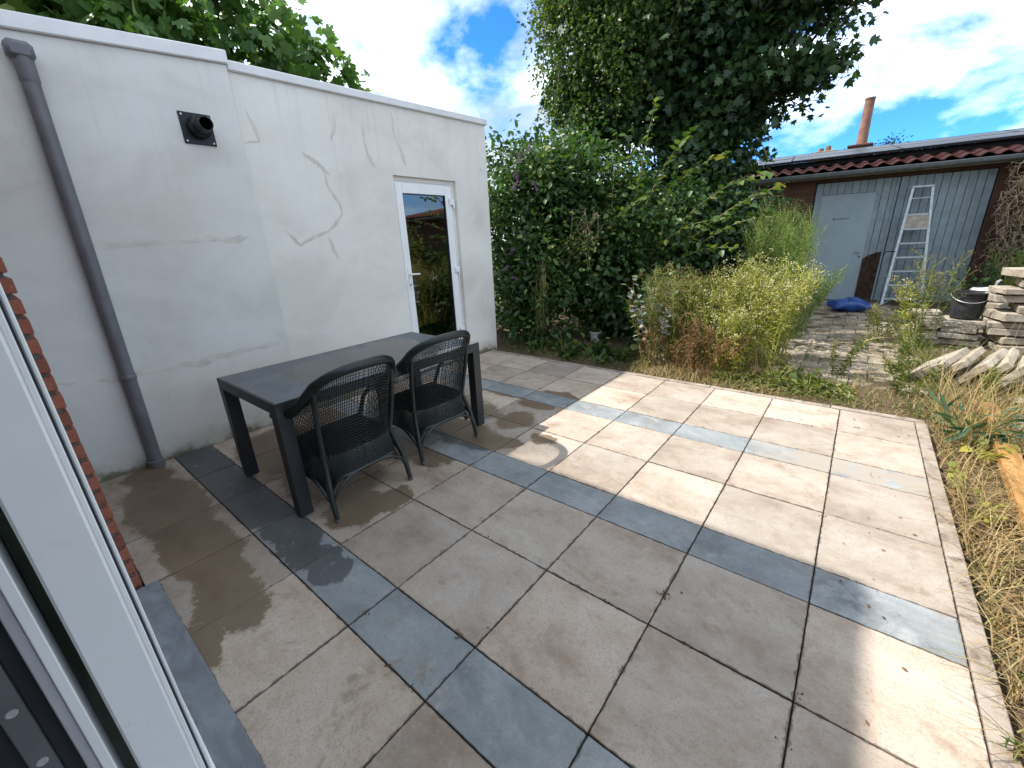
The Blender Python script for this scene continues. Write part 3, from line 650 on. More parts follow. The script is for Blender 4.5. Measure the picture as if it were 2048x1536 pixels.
# ---- boiler flue terminal
vt = empty('flue_terminal', (-2.055, .752, 2.39)); tag(vt, 'black boiler flue terminal on a square plate on white wall', 'flue vent')
rel(vt, MB().box((-2.0545, .650, 2.290), (-2.046, .854, 2.496)), 'plate', 'vent_black', 0.002)
for yy in (.668, .836):
    for zz in (2.308, 2.478): rel(vt, MB().lathe([(0,.0),(.0065,0),(.0065,.004),(0,.005)], 10, (-2.047, yy, zz), 'X'), 'screw', 'screw_white')
rel(vt, MB().lathe([(.075,0),(.074,.03),(.066,.055),(.064,.075),(.050,.085),(.046,.10),(.046,.165),(.041,.165),(.041,.06)], 32, (-2.047, .760, 2.402), 'X'), 'nozzle', 'vent_black', 0, True)
for k in range(9):
    a = R(200+k*17.5); yy, zz = .760+.073*math.cos(a), 2.402+.073*math.sin(a)
    rel(vt, MB().tube([(-2.028, yy, zz), (-1.996, .760+.066*math.cos(a), 2.402+.066*math.sin(a))], .0055, 6), 'vent_rib', 'vent_black')

# ---- the house the camera looks out of
house = empty('brick_house', (-.5, -2.5, 0)); tag(house, 'red brick house corner with white sliding door and blue stone threshold', 'house')
def Hh(mb, name, mat, bevel=0.0, smooth=False, parent=None):
    L = house.location; mb.v = [(v[0]-L.x, v[1]-L.y, v[2]-L.z) for v in mb.v]; return mb.build(name, mat, parent or house, bevel, smooth)
FY = -0.490
wall = Hh(MB().box((-2.052, -.595, -.06), (-.470, -.505, 2.74)), 'wall', 'mortar')
BP = 0.0755; rows = 36
bmesh_full = MB().box((-.104, -.05, -.0275), (.104, .05, .0275)).mesh('brick', 0.0035); bmesh_full.materials.append(M['brick_red'])
bmesh_half = MB().box((-.0485, -.05, -.0275), (.0485, .05, .0275)).mesh('brick', 0.0035); bmesh_half.materials.append(M['brick_red'])
for r in range(rows):
    z = -.02+r*BP; xx = -.456
    first = True
    while xx > -2.03:
        half = first and r % 2
        L = .097 if half else .208
        if xx-L < -2.05: break
        link('brick', bmesh_half if half else bmesh_full, None, wall, (xx-L/2+.5+rnd.uniform(-.0015, .0015), FY-.05+2.5+rnd.uniform(-.002, .0015), z+.0275+rnd.uniform(-.0015, .0015)), (0, R(rnd.uniform(-.35, .35)), R(rnd.uniform(-.3, .3))))
        xx -= L+.011; first = False
Hh(MB().box((-2.052, -.80, -.06), (-.47, -.597, 2.74)).box((3.3, -.80, -.06), (6.0, -.49, 2.74)).box((-2.052, -.80, 2.30), (3.3, -.49, 2.74)).box((-2.052, -5.0, -.06), (-1.95, -.80, 2.74)).box((5.9, -5.0, -.06), (6.0, -.80, 2.74)).box((-1.95, -5.0, -.06), (5.9, -4.9, 2.74)), 'wall', 'house_brick')
Hh(MB().box((-2.052, -5.0, 2.742), (6.05, -.47, 2.86)), 'roof', 'roof_felt')
Hh(MB().box((-1.95, -4.9, -.05), (5.9, -.81, .05)), 'floor', 'interior')
Hh(MB().box((-1.945, -4.895, .051), (-1.925, -.805, 2.72)).box((5.875, -4.895, .051), (5.895, -.805, 2.72)).box((-1.92, -4.895, .051), (5.87, -4.875, 2.72)).box((-1.92, -4.87, 2.69), (5.87, -.805, 2.735)).box((-1.92, -.822, .051), (-.47, -.804, 2.685)).box((3.3, -.822, .051), (5.87, -.804, 2.685)).box((-.468, -.822, 2.30), (3.298, -.804, 2.685)), 'plaster_lining', 'lining')
Hh(MB().box((-.447, -.80, -.06), (3.3, -.437, .048)), 'threshold', 'bluestone', 0.006)
# sliding door: frame, outer leaf and inner leaf standing open
sd = empty('sliding_door', (.5, 1.9, 0), 0, house)   # house origin + (.5,1.9) = (0,-.6)
def SD(mb, name, mat, bevel=0.0, smooth=False):
    mb.v = [(v[0], v[1]+.6, v[2]) for v in mb.v]; return mb.build(name, mat, sd, bevel, smooth)
SD(MB().box((-.455, -.795, .05), (-.405, -.527, 2.29)).box((-.404, -.570, .049), (3.29, -.533, .066)).box((-.404, -.795, .049), (3.29, -.571, .058)).box((-.404, -.795, 2.22), (3.29, -.53, 2.29)), 'frame', 'white_pvc', 0.002)
def leaf_(y0, y1, nm):
    SD(MB().box((-.40, y0, .06), (-.31, y1, 2.215)).box((-.309, y0, .06), (.909, y1, .16)).box((-.309, y0, 2.115), (.909, y1, 2.215)), nm, 'white_pvc', 0.004)
    SD(MB().box((-.312, (y0+y1)/2-.012, .155), (.912, (y0+y1)/2+.012, 2.12)), 'pane', 'glass')
leaf_(-.640, -.556, 'outer_leaf'); leaf_(-.800, -.664, 'inner_leaf')
SD(MB().box((.91, -.637, .06), (1.0, -.562, 2.215)), 'stile', 'white_pvc', 0.004)
SD(MB().box((.915, -.5615, .06), (.992, -.553, 2.215)), 'stile', 'white_pvc', 0.002)
SD(MB().box((.915, -.5528, .06), (.985, -.5500, 2.215)), 'gasket', 'seal_dark')
SD(MB().box((.915, -.5498, .06), (.980, -.5430, 2.215)), 'stile', 'white_pvc', 0.002)
for y0, y1, dx, mt in ((-.675,-.660,.0,'white_pvc'),(-.690,-.6752,-.004,'frame_grey'),(-.7125,-.6902,-.020,'seal_dark'),(-.742,-.7127,-.010,'lock_grey'),(-.770,-.7422,-.026,'seal_dark'),(-.788,-.7702,-.002,'frame_grey'),(-.80,-.7882,-.015,'seal_dark')):
    SD(MB().box((.913, y0, .062), (1.0+dx, y1, 2.212)), {'lock_grey': 'lock_strip', 'seal_dark': 'gasket'}.get(mt, 'stile'), mt, 0.0015)
for z in (.60, .71, .83, .98, 1.10):
    SD(MB().lathe([(.0075,.0),(.0075,.0012),(.005,.0016),(.0045,.0005),(0,.0005)], 14, (.990, -.7275, z), 'X'), 'screw', 'wire', 0, True)

# ---- tall neighbouring house that shades the patio
nb = empty('neighbour_house', (-6, -4, 0)); tag(nb, 'tall two storey brick house next door beside the annex', 'house')
HT = (1.535-FY)/(.34); XH = 2.205-.715*HT
def NB(mb, name, mat):
    mb.v = [(v[0]+6, v[1]+4, v[2]) for v in mb.v]; return mb.build(name, mat, nb)
NB(MB().box((-7.0, -6, -.06), (XH-.02, FY-.02, HT-.18)), 'wall', 'house_brick')
NB(MB().box((-7.1, -6.1, HT-.178), (XH, FY, HT)), 'roof', 'roof_felt')
for x in (-5.9, -3.6):
    f = NB(MB().box((x-.5, FY-.0195, 3.6), (x+.5, FY+.03, 4.9)), 'window', 'white_pvc')
    MB().box((x-.42+6, FY+.0305+4, 3.68), (x+.42+6, FY+.034+4, 4.82)).build('pane', 'glass', f)

# ---- shed at the end of the garden (facade turned 6 degrees)
SA = R(6); shed = empty('garden_shed', (1.0, 10.2, 0.0), SA); tag(shed, 'long brick shed with blue grey plank doors and red pantile roof carrying solar panels', 'shed')
sh_ = lambda mb, name, mat, bevel=0.0, smooth=False, parent=None: mb.build(name, mat, parent or shed, bevel, smooth)
GZ = .05
# local: x along facade, y into the shed, z up
sh_(MB().box((-6, 0, -.1), (-.01, .22, 2.36)).box((2.47, 0, -.1), (8.5, .22, 2.36)).box((-.0098, 0, 2.285), (2.4698, .22, 2.36)).box((-6, .221, -.1), (-5.8, 5.4, 2.36)).box((8.3, .221, -.1), (8.5, 5.4, 2.36)), 'wall', 'shed_brick')
sh_(MB().box((-5.9, .3, -.1), (8.4, 5.2, .02)), 'floor', 'interior')
gd = empty('garage_door', (0, 0, 0), 0, shed)
def plank_door(x0, x1, z0, z1, cut=None):
    w = .112; n = int(round((x1-x0)/w)); w = (x1-x0)/n
    for i in range(n):
        a, b = x0+i*w, x0+(i+1)*w; zb = z0
        if cut and a < cut[1]-.02 and b > cut[0]+.02: zb = cut[2]
        MB().box((a+.003, .020, zb), (b-.003, .045, z1+rnd.uniform(-.002, .002))).build('plank', 'shed_paint', gd, 0.004)
plank_door(.01, 1.245, GZ, 2.275, (.11, .90, 2.06)); plank_door(1.258, 2.46, GZ, 2.275)
MB().box((.0, .047, GZ), (2.46, .07, 2.28)).build('backing', 'black_part', gd)
MB().box((1.20, .010, GZ), (1.246, .0195, 2.27)).build('cover_strip', 'shed_paint', gd, 0.003)
wd = MB().box((.115, .012, GZ+.01), (.945, .046, 2.055)).build('wicket_door', 'shed_door_paint', gd, 0.005)
MB().tube([(.885, .012, .98), (.885, -.03, .98), (.80, -.034, .98)], .009, 8).build('handle', 'gutter_zinc', wd, 0, True)
MB().lathe([(0,-.004),(.016,-.004),(.016,.004),(0,.004)], 12).build('lock', 'black_part', wd, loc=(.89, .008, .90), rot=(R(90), 0, 0))
MB().box((.37, .006, 1.60), (.62, .0119, 1.625)).box((.36, .004, 1.585), (.40, .0119, 1.64)).build('letter_slot', 'gutter_zinc', wd, 0.002)
# rotten brown boards beside the wicket door
rb = MB(); zt = [.86, .93, .97, .99]
for k in range(3): rb.hexa([(.955+k*.088, .006, GZ), (.955+(k+1)*.088-.004, .006, GZ), (.955+(k+1)*.088-.004, .0185, GZ), (.955+k*.088, .0185, GZ),
                            (.955+k*.088, .006, zt[k]), (.955+(k+1)*.088-.004, .006, zt[k+1]), (.955+(k+1)*.088-.004, .0185, zt[k+1]), (.955+k*.088, .0185, zt[k])])
o = rb.build('rotten_board', 'rust_brown', gd)
# second door further left, mostly behind the shrubs
sh_(MB().box((-1.75, -.012, GZ), (-.95, -.001, 2.0)), 'side_door', 'shed_paint', 0.004)
# roof
RZ, RY, EY = 2.36, 3.1, -.30
slope = (3.02-2.44)/(RY-EY)
def rz(y): return 2.44 + (y-EY)*slope
sh_(MB().box((-6.1, EY+.02, 2.362), (8.6, .16, 2.405)), 'soffit', 'fascia')
sh_(MB().hexa([(-6.1,EY+.03,rz(EY)-.03),(8.6,EY+.03,rz(EY)-.03),(8.6,RY,rz(RY)-.05),(-6.1,RY,rz(RY)-.05),(-6.1,EY+.03,rz(EY)),(8.6,EY+.03,rz(EY)),(8.6,RY,rz(RY)-.02),(-6.1,RY,rz(RY)-.02)]), 'roof', 'roof_dark')
sh_(MB().hexa([(-6.1,RY+.002,rz(RY)-.05),(8.6,RY+.002,rz(RY)-.05),(8.6,6.2,2.36),(-6.1,6.2,2.36),(-6.1,RY+.002,rz(RY)-.02),(8.6,RY+.002,rz(RY)-.02),(8.6,6.2,2.40),(-6.1,6.2,2.40)]), 'roof', 'roof_dark')
sh_(MB().box((-6.1, EY+.001, 2.33), (8.6, EY+.019, 2.42)), 'fascia', 'fascia')
gut = MB(); gp = []
for k in range(9):
    a = math.pi*(1+k/8); gp.append((.062*math.cos(a), .062*math.sin(a)))
xsg = [-6.1, 8.6]; vs = []
for xg in xsg:
    for (a, b) in gp: vs.append((xg, EY-.065+a, 2.415+b))
for xg in xsg:
    for (a, b) in gp: vs.append((xg, EY-.065+a*.94, 2.417+b*.94))
fs = [(i, i+1, 9+i+1, 9+i) for i in range(8)] + [(18+i, 27+i, 27+i+1, 18+i+1) for i in range(8)]+[(0, 9, 27, 18), (8, 26, 35, 17)]
sh_(gut.add(vs, fs), 'gutter', 'gutter_zinc', 0, True)
sh_(MB().tube([(-6.1, EY-.128, 2.417), (8.6, EY-.128, 2.417)], .009, 8), 'gutter_bead', 'gutter_zinc', 0, True)
# pantiles
def pantile_verts(w, l, n=8, th=.014):
    top = []; 
    for r in range(2):
        for i in range(n+1):
            u = i/n; z = .030*math.sin(2*math.pi*(u-.12))*(1 if u < .62 else .75)
            top.append((u*w, r*l, z))
    return top
PT = MB(); tv = pantile_verts(.235, .40); n = 8
PT.add(tv + [(a, b, c-.014) for a, b, c in tv], [(i, i+1, n+1+i+1, n+1+i) for i in range(n)] + [(2*n+2+i+1, 2*n+2+i, 3*n+3+i, 3*n+3+i+1) for i in range(n)] + [(i+1, i, 2*n+2+i, 2*n+2+i+1) for i in range(n)])
ptm = PT.mesh('pantile', 0, True); ptm.materials.append(M['pantile'])
sl = math.atan(slope)
for r in range(2):
    for i in range(34):
        x = -2.4+i*.215
        yy = EY-.05+r*.33
        link('pantile', ptm, None, shed, (x, yy, rz(yy)+.055+r*.012), (sl-.02, 0, R(rnd.uniform(-.5, .5))))
# remaining tile field in one piece
def tile_field(x0, x1, y0, y1, nm):
    xsN = np.arange(x0, x1, .0269); rowsY = np.arange(y0, y1, .33); V = []; F = []
    u = ((xsN-x0)/.215) % 1; zz = .030*np.sin(2*np.pi*(u-.12)); c = 0; m = len(xsN)
    for yv in rowsY:
        for (yy, dz) in ((yv, .068), (min(yv+.36, y1), .050)):
            V.append(np.stack([xsN, np.full(m, yy), zz+rz(yy)+dz], 1))
        i = np.arange(m-1); F.append(np.stack([c+i, c+i+1, c+m+i+1, c+m+i], 1)); c += 2*m
    o = np_mesh('pantile_field', np.concatenate(V), np.concatenate(F), None, 'pantile', shed); tag(o, kind='stuff')
tile_field(4.91, 8.55, EY-.05, RY, 'r'); tile_field(-6.0, -2.42, EY-.05, RY, 'l'); tile_field(-2.4, 4.89, EY+.63, RY, 'm')
# solar panels
spm = MB().box((-.84, -.52, 0), (.84, .52, .032)).mesh('solar_panel', 0.002); spm.materials.append(M['solar'])
frm = MB()
for a, b in (((-.85,-.53,-.004),(.85,-.5202,.036)), ((-.85,.5202,-.004),(.85,.53,.036)), ((-.85,-.52,-.004),(-.8402,.52,.036)), ((.8402,-.52,-.004),(.85,.52,.036))): frm.box(a, b)
frm = frm.mesh('panel_frame'); frm.materials.append(M['panel_black'])
for i in range(4):
    for j in range(2):
        x = -1.35+i*1.715; yy = EY+.62+.53+j*1.075*math.cos(sl)
        p = link('solar_panel', spm, None, shed, (x, yy, rz(yy)+.185+rnd.uniform(-.004, .004)), (sl, 0, R(rnd.uniform(-.4, .4))))
        link('panel_frame', frm, None, p)
sh_(MB().box((-2.1, EY+.90, rz(EY+.9)+.06), (4.4, EY+.94, rz(EY+.9)+.16)).box((-2.1, EY+2.6, rz(EY+2.6)+.06), (4.4, EY+2.64, rz(EY+2.6)+.16)), 'mounting_rail', 'black_part')

# ---- low building beyond the shed with flue and chimney stub
rh = empty('rear_building', (1.0, 17.0, 0)); tag(rh, 'roof beyond the shed carrying a tall rusty flue pipe and brick chimney stub', 'building')
RH = lambda mb, name, mat, bevel=0.0, smooth=False, parent=None: mb.build(name, mat, parent or rh, bevel, smooth)
RH(MB().box((-6, -2.6, -.1), (7, 4, 2.5)), 'wall', 'shed_brick')
RH(MB().hexa([(-6.1,-2.7,2.45),(7.1,-2.7,2.45),(7.1,.6,3.0),(-6.1,.6,3.0),(-6.1,-2.7,2.52),(7.1,-2.7,2.52),(7.1,.6,3.06),(-6.1,.6,3.06)]).hexa([(-6.1,.602,3.0),(7.1,.602,3.0),(7.1,4.1,2.4),(-6.1,4.1,2.4),(-6.1,.602,3.06),(7.1,.602,3.06),(7.1,4.1,2.46),(-6.1,4.1,2.46)]), 'roof', 'roof_dark')
RH(MB().box((.15, -2.2, 2.5), (.62, -1.75, 3.42)).box((.12, -2.23, 3.421), (.65, -1.72, 3.47)), 'flue_base', 'shed_brick', 0.01)
RH(MB().lathe([(.118,0),(.108,.5),(.104,1.02),(.112,1.025),(.112,1.07),(.088,1.07),(.085,.6)], 20, (.40, -1.98, 3.47)), 'flue_pipe', 'flue', 0, True)
RH(MB().box((-.62, -2.3, 2.5), (-.12, -1.8, 3.36)).box((-.65, -2.33, 3.361), (-.09, -1.77, 3.40)), 'chimney', 'yellow_brick', 0.01)
RH(MB().tube([(-.30, -2.05, 3.40), (-.30, -2.05, 3.54)], [.07, .06], 12).tube([(-.46, -2.05, 3.40), (-.46, -2.05, 3.50)], [.07, .06], 12), 'chimney_pot', 'flue', 0, True)
RH(MB().box((-2.3, -1.9, 2.6), (-1.2, -1.1, 3.12)), 'dormer', 'roof_dark')
RH(MB().tube([(-2.25, -1.9, 3.12), (-2.25, -1.9, 3.36)], .02, 6).tube([(-1.25, -1.9, 3.12), (-1.25, -1.9, 3.36)], .02, 6).tube([(-2.25, -1.9, 3.30), (-1.25, -1.9, 3.33)], .010, 6), 'roof_rail', 'gutter_zinc')

# ================================================================== FURNITURE
tb = empty('garden_table', (-.85, 1.045, 0)); tag(tb, 'dark metal garden table with a wet speckled stone grey top', 'table')
X0, X1, Y0, Y1, TZ = -1.29, -.402, .236, 1.858, .733
tbp = lambda mb, name, mat, bevel=0.0, smooth=False: rel(tb, mb, name, mat, bevel, smooth)
tbp(MB().box((X0+.010, Y0+.010, TZ-.018), (X1-.010, Y1-.010, TZ+.0015)), 'table_top', 'table_slab', 0.0015)
tbp(MB().box((X0, Y0, TZ-.068), (X0+.0095, Y1, TZ)).box((X1-.0095, Y0, TZ-.068), (X1, Y1, TZ)).box((X0+.0097, Y0, TZ-.068), (X1-.0097, Y0+.0095, TZ)).box((X0+.0097, Y1-.0095, TZ-.068), (X1-.0097, Y1, TZ)), 'apron', 'table_metal', 0.001)
LW = .078
for (a, b) in ((X0, Y0), (X1-LW, Y0), (X0, Y1-LW), (X1-LW, Y1-LW)):
    g = .0012
    tbp(MB().box((a-(g if a == X0 else -g), b-(g if b == Y0 else -g), 0.004), (a+LW+(g if a != X0 else -g), b+LW+(g if b != Y0 else -g), TZ-.0685)), 'leg', 'table_metal', 0.003)

# wicker tub chair; local +x = forward, y sideways
def chair(name, loc, rz_, label):
    ch = empty(name, loc, rz_); tag(ch, label, 'chair', 'wicker chairs at the table')
    add = lambda mb, nm, mat, smooth=True, parent=None: mb.build(nm, mat, parent or ch, 0, smooth)
    # perimeter parameter u in [-1,1]: left arm front -> back -> right arm front. rim / seat / foot rings
    def plan(u, ex, wy, xb, xf):
        a = u*math.pi/2*1.0
        # superellipse U: back centre at xb, fronts at xf
        sx = math.copysign(abs(math.sin(a))**ex, a); cxx = abs(math.cos(a))**ex
        return xf-(xf-xb)*cxx, wy*sx
    def rim(u):
        x, y = plan(u, .74, .325, -.155, .36)
        q = min(1, abs(u)/1.0)
        z = .905 - .06*(q/.5)**2 if q < .5 else .845 - .235*((q-.5)/.5)**.85 if q < 1 else .61
        if q < .5: z = .912-.085*(q/.5)**2.2
        else: z = .827-.217*(1-(1-(q-.5)/.5)**1.4)
        return Vector((x, y, z))
    def seat(u):
        x, y = plan(u, .50, .268, -.010, .44); return Vector((x, y, .375))
    def low(u):
        x, y = plan(u, .42, .285, -.025, .47)
        q = abs(u); corner = math.exp(-((q-.52)/.17)**2)
        return Vector((x, y, .245-.095*corner))
    def shell(u, v):   # v 0 low .. 0.33 seat .. 1 rim
        if v < .33: t = v/.33; return low(u).lerp(seat(u), t)
        t = (v-.33)/.67; p = seat(u).lerp(rim(u), t); c = math.sin(math.pi*t)*.02
        return p + Vector((c*.6*(1 if u else 1), 0, 0))
    fine = .0024
    def strand(pts, r, mb): mb.tube(pts, r, 4, False)
    bk = MB()
    nu = 84
    us = [-.985+1.97*i/nu for i in range(nu+1)]
    vsl = [.335+.655*j/20 for j in range(21)]
    def off(u, i, j, s):   # weave undulation along local normal (approx radial)
        p = Vector((0, 0, 0)); rr = seat(u)-Vector((.2, 0, .375)); rr.z = 0
        rr = rr.normalized() if rr.length > 1e-6 else Vector((-1, 0, 0))
        return rr*(s*.0030*(1 if (i+j) % 2 else -1))
    for i, u in enumerate(us): strand([shell(u, v)+off(u, i, j, 1) for j, v in enumerate(vsl)], fine, bk)
    nh = 27
    for j in range(nh+1):
        v = .335+.655*j/nh
        strand([shell(u, v)+off(u, i, j, -1) for i, u in enumerate(us)], fine*.95, bk)
    add(bk, 'back_weave', 'wicker')
    # dense skirt
    sk = MB()
    nj = 17
    for j in range(nj):
        v = .005+.33*j/(nj-1); strand([shell(u, v)+off(u, i, j, 1.0) for i, u in enumerate(us)], .0040, sk)
    for i, u in enumerate(us[::1]): strand([shell(u, v) for v in (.0, .1, .2, .33)], .0030, sk)
    add(sk, 'skirt_weave', 'wicker')
    # rim roll, wrapped
    ur = [-1+2*i/60 for i in range(61)]
    add(MB().tube([rim(u) for u in ur], [.0265 if abs(u) < .93 else .0215 for u in ur], 10), 'rim', 'cane_wrap')
    wr = MB()
    for i in range(0, 150):
        u = -.97+1.94*i/150; p, q = rim(u-.003), rim(u+.003)
        wr.tube([p, q], .0278, 9, False)
    add(wr, 'rim_wrap', 'cane_wrap')
    add(MB().tube([low(u) for u in ur], .0125, 8), 'lower_rail', 'cane_wrap')
    # seat
    N_ = 26; mb = MB(); ps = [seat(u) for u in [-1+2*i/40 for i in range(41)]]
    cen = Vector((.24, 0, .372)); mb.add([cen]+[p+Vector((0, 0, .004)) for p in ps], [(0, i+1, i+2) for i in range(40)]+[(0, 41, 1)])
    add(mb, 'seat', 'wicker')
    sw = MB()
    for k in range(24):
        y = -.245+.49*k/23; sw.tube([(.0+.04*(abs(y)/.25)**3, y, .381+.002*(k % 2)), (.22, y, .379), (.44, y, .380)], .008, 5)
    add(sw, 'seat_weave', 'wicker')
    add(MB().tube([(.44, -.268, .372), (.452, -.12, .376), (.455, 0, .377), (.452, .12, .376), (.44, .268, .372)], .016, 8), 'front_rail', 'cane_wrap')
    for s in (-1, 1):
        uc = s*.52
        # rear leg runs up to the rim as a post
        top = rim(s*.50); st = seat(s*.50)
        add(MB().tube([(-.045, s*.272, .0), (-.022, s*.268, .12), (.0, s*.258, .22), st+Vector((-.012, s*.006, 0)), st.lerp(top, .5)+Vector((-.008, s*.012, 0)), top], [.0150, .0165, .0175, .0165, .0155, .0150], 9), 'leg', 'cane_wrap')
        add(MB().tube([(-.0465, s*.2725, .0), (-.043, s*.2715, .018)], .0165, 9), 'foot', 'foot_tip')
        add(MB().tube([(.475, s*.262, .0), (.462, s*.262, .18), (.445, s*.266, .37), (.40, s*.295, .52), rim(s*.985)], [.0155, .0165, .0170, .016, .015], 9), 'leg', 'cane_wrap')
        add(MB().tube([(.476, s*.262, .0), (.475, s*.262, .018)], .0165, 9), 'foot', 'foot_tip')
        # curved braces from leg to lower rail
        add(MB().tube([(-.024, s*.268, .11), (-.034, s*.225, .19), (-.032, s*.15, .235), (-.028, s*.08, .248)], .0105, 7), 'brace', 'cane_wrap')
        add(MB().tube([(-.022, s*.270, .11), (.03, s*.283, .19), (.10, s*.284, .235), (.16, s*.284, .245)], .0105, 7), 'brace', 'cane_wrap')
    return ch
chair('wicker_chair', (-.245, .620, 0), math.pi+R(1.5), 'dark green wicker tub chair nearer the house at the long table side')
chair('wicker_chair', (-.335, 1.357, 0), math.pi-R(3), 'dark green wicker tub chair at the garden end of the table')

# ================================================================== GARDEN OBJECTS
# step ladder leaning on the shed door
LB = [Vector((2.36, 9.70, .075)), Vector((2.885, 9.78, .085))]; LT = [Vector((2.425, 10.20, 2.09)), Vector((2.675, 10.24, 2.09))]
la = empty('step_ladder', (2.62, 9.74, .07)); tag(la, 'aluminium step ladder leaning against the blue grey shed door', 'ladder')
def rail(a, b, w, d, mb=None):
    mb = mb or MB(); t = (b-a).normalized(); u = Vector((1, .1, 0)).normalized(); u = (u-t*u.dot(t)).normalized(); n = t.cross(u)
    return mb.hexa([a-u*w-n*d, a+u*w-n*d, a+u*w+n*d, a-u*w+n*d, b-u*w-n*d, b+u*w-n*d, b+u*w+n*d, b-u*w+n*d])
for a, b in zip(LB, LT): rel(la, rail(a, b, .020, .034), 'rail', 'alu', 0.003)
def lp(side, t): return LB[side].lerp(LT[side], t)
for k in range(7):
    t = .055+k*.118
    a, b = lp(0, t), lp(1, t); mb = MB()
    y0, y1 = -.045, .04
    mb.hexa([a+Vector((.014, y0, -.014)), b+Vector((-.014, y0, -.014)), b+Vector((-.014, y1, -.014)), a+Vector((.014, y1, -.014)), a+Vector((.014, y0, .014)), b+Vector((-.014, y0, .014)), b+Vector((-.014, y1, .014)), a+Vector((.014, y1, .014))])
    rel(la, mb, 'step', 'alu', 0.003)
a, b = lp(0, .985), lp(1, .985); rel(la, MB().hexa([a+Vector((-.014, -.05, 0)), b+Vector((.014, -.05, 0)), b+Vector((.014, .03, 0)), a+Vector((-.014, .03, 0)), a+Vector((-.014, -.05, .035)), b+Vector((.014, -.05, .035)), b+Vector((.014, .03, .035)), a+Vector((-.014, .03, .035))]), 'top_cap', 'alu', 0.004)
a, b, c, d = lp(0, .645), lp(1, .645), lp(1, .775), lp(0, .775); q = Vector((0, -.035, 0)); q2 = Vector((0, -.02, 0))
rel(la, MB().hexa([a+q, b+q, b+q2, a+q2, d+q, c+q, c+q2, d+q2]), 'platform', 'ladder_plate', 0.003)
for s in (0, 1):
    b0 = LB[s]+Vector(((-.05, .14) if s == 0 else (.03, .14))+(0,)); t0 = lp(s, .80)+Vector((0, .035, 0))
    rel(la, rail(b0, t0, .011, .016), 'rear_leg', 'gutter_zinc', 0.002)
    foot = LB[s]; o_ = lp(s, .055)
    rel(la, MB().tube([o_.lerp(lp(1-s, .055), .28), foot.lerp(o_, .15)], .008, 6), 'foot_brace', 'alu')
    rel(la, MB().box((foot.x-.02, foot.y-.04, foot.z-.022), (foot.x+.02, foot.y+.04, foot.z-.0005)), 'rubber_foot', 'black_part', 0.003)
for t in (.12, .36, .6):
    a, b = LB[0]+Vector((-.04, .15, 0)), LB[1]+Vector((.03, .15, 0)); A_ = a.lerp(lp(0, .8), t); B_ = b.lerp(lp(1, .8), t)
    rel(la, MB().tube([A_+Vector((.01, .03, 0)), B_+Vector((-.01, .03, 0))], .009, 6), 'rear_bar', 'gutter_zinc')
hk = lp(0, .46); rel(la, MB().tube([hk+Vector((0, -.03, 0)), hk+Vector((-.13, -.06, .01)), hk+Vector((-.16, -.06, -.06))], .009, 6), 'hook', 'black_part', 0, True)
rel(la, MB().tube([lp(0, .90)+Vector((.01, -.02, 0)), lp(1, .90)+Vector((-.01, -.02, 0))], .010, 6), 'top_bar', 'alu')

# blue bag
def bag():
    n, m = 40, 20; vs = []; fs = []
    for i in range(m+1):
        ph = math.pi*(i/m-.5)
        for j in range(n):
            th = 2*math.pi*j/n; c, s_ = math.cos(th), math.sin(th)
            k = (abs(c)**4+abs(s_)**4)**-.25
            pin = 1+.30*max(0, abs(math.sin(2*th)))**6*math.cos(ph)
            r = math.cos(ph)**.75
            x, y, z = .27*c*k*r*pin*.92, .20*s_*k*r*pin*.92, .125*math.sin(ph)*(1-.35*max(0, abs(math.sin(2*th)))**3)
            z += .010*math.sin(9*x*3+4*y)+.012*math.sin(23*y+11*x)
            vs.append((x, y, max(z, -.105)))
    fs = [(i*n+j, i*n+(j+1) % n, (i+1)*n+(j+1) % n, (i+1)*n+j) for i in range(m) for j in range(n)]
    o = MB().add(vs, fs).build('plastic_bag', 'bag_blue', None, 0, True, (1.90, 8.82, gz(1.9, 8.8)+.125), (0, 0, R(20)))
    tag(o, 'shiny blue filled plastic bag lying on the path before the shed', 'bag')
bag()
MB().tube([(0, 0, 0), (.14, .05, .045), (.30, .09, .06), (.40, .16, .10)], [.011, .012, .010, .007], 7).build('stick', 'twig', None, 0, True, (2.16, 6.55, gz(2, 6.5)+.035))
tag(bpy.data.objects['stick'], 'thin brown stick lying on the garden path', 'stick')

# black builder's bucket
bk = empty('bucket', (3.07, 7.08, .300)); tag(bk, 'black plastic builder\'s bucket standing on a low slab stack', 'bucket')
MB().lathe([(0, .004), (.125, .004), (.128, 0), (.133, .0), (.168, .300), (.180, .302), (.180, .318), (.165, .318), (.162, .300), (.128, .012), (0, .012)], 36).build('body', 'bucket_black', bk, 0, True)
MB().lathe([(.160, .255), (.1675, .256), (.1690, .268), (.1625, .268)], 36).build('band', 'bucket_black', bk, 0, True)
MB().tube([(.178*math.cos(a), .178*math.sin(a), .285-.085*math.sin((a-R(185))/R(170)*math.pi)) for a in [R(185+170*i/20) for i in range(21)]], .0045, 6).build('handle', 'wire', bk, 0, True)
# washbasin on the rubble
sk = empty('washbasin', (3.30, 7.62, .505)); tag(sk, 'small white ceramic washbasin with tap behind the black bucket', 'washbasin')
mb = MB().box((-.16, -.13, .0), (.16, .13, .15)); mb.build('bowl', 'ceramic', sk, 0.02, True)
MB().lathe([(.0, .1515), (.085, .1515), (.105, .1535), (.112, .1515)], 24).build('basin_rim', 'ceramic', sk, 0, True)
MB().tube([(.06, .08, .15), (.06, .08, .215), (.055, .05, .235), (.05, .0, .225)], [.016, .013, .012, .010], 8).tube([(.06, .08, .21), (.085, .07, .255)], [.012, .016], 8).build('tap', 'wire', sk, 0, True)
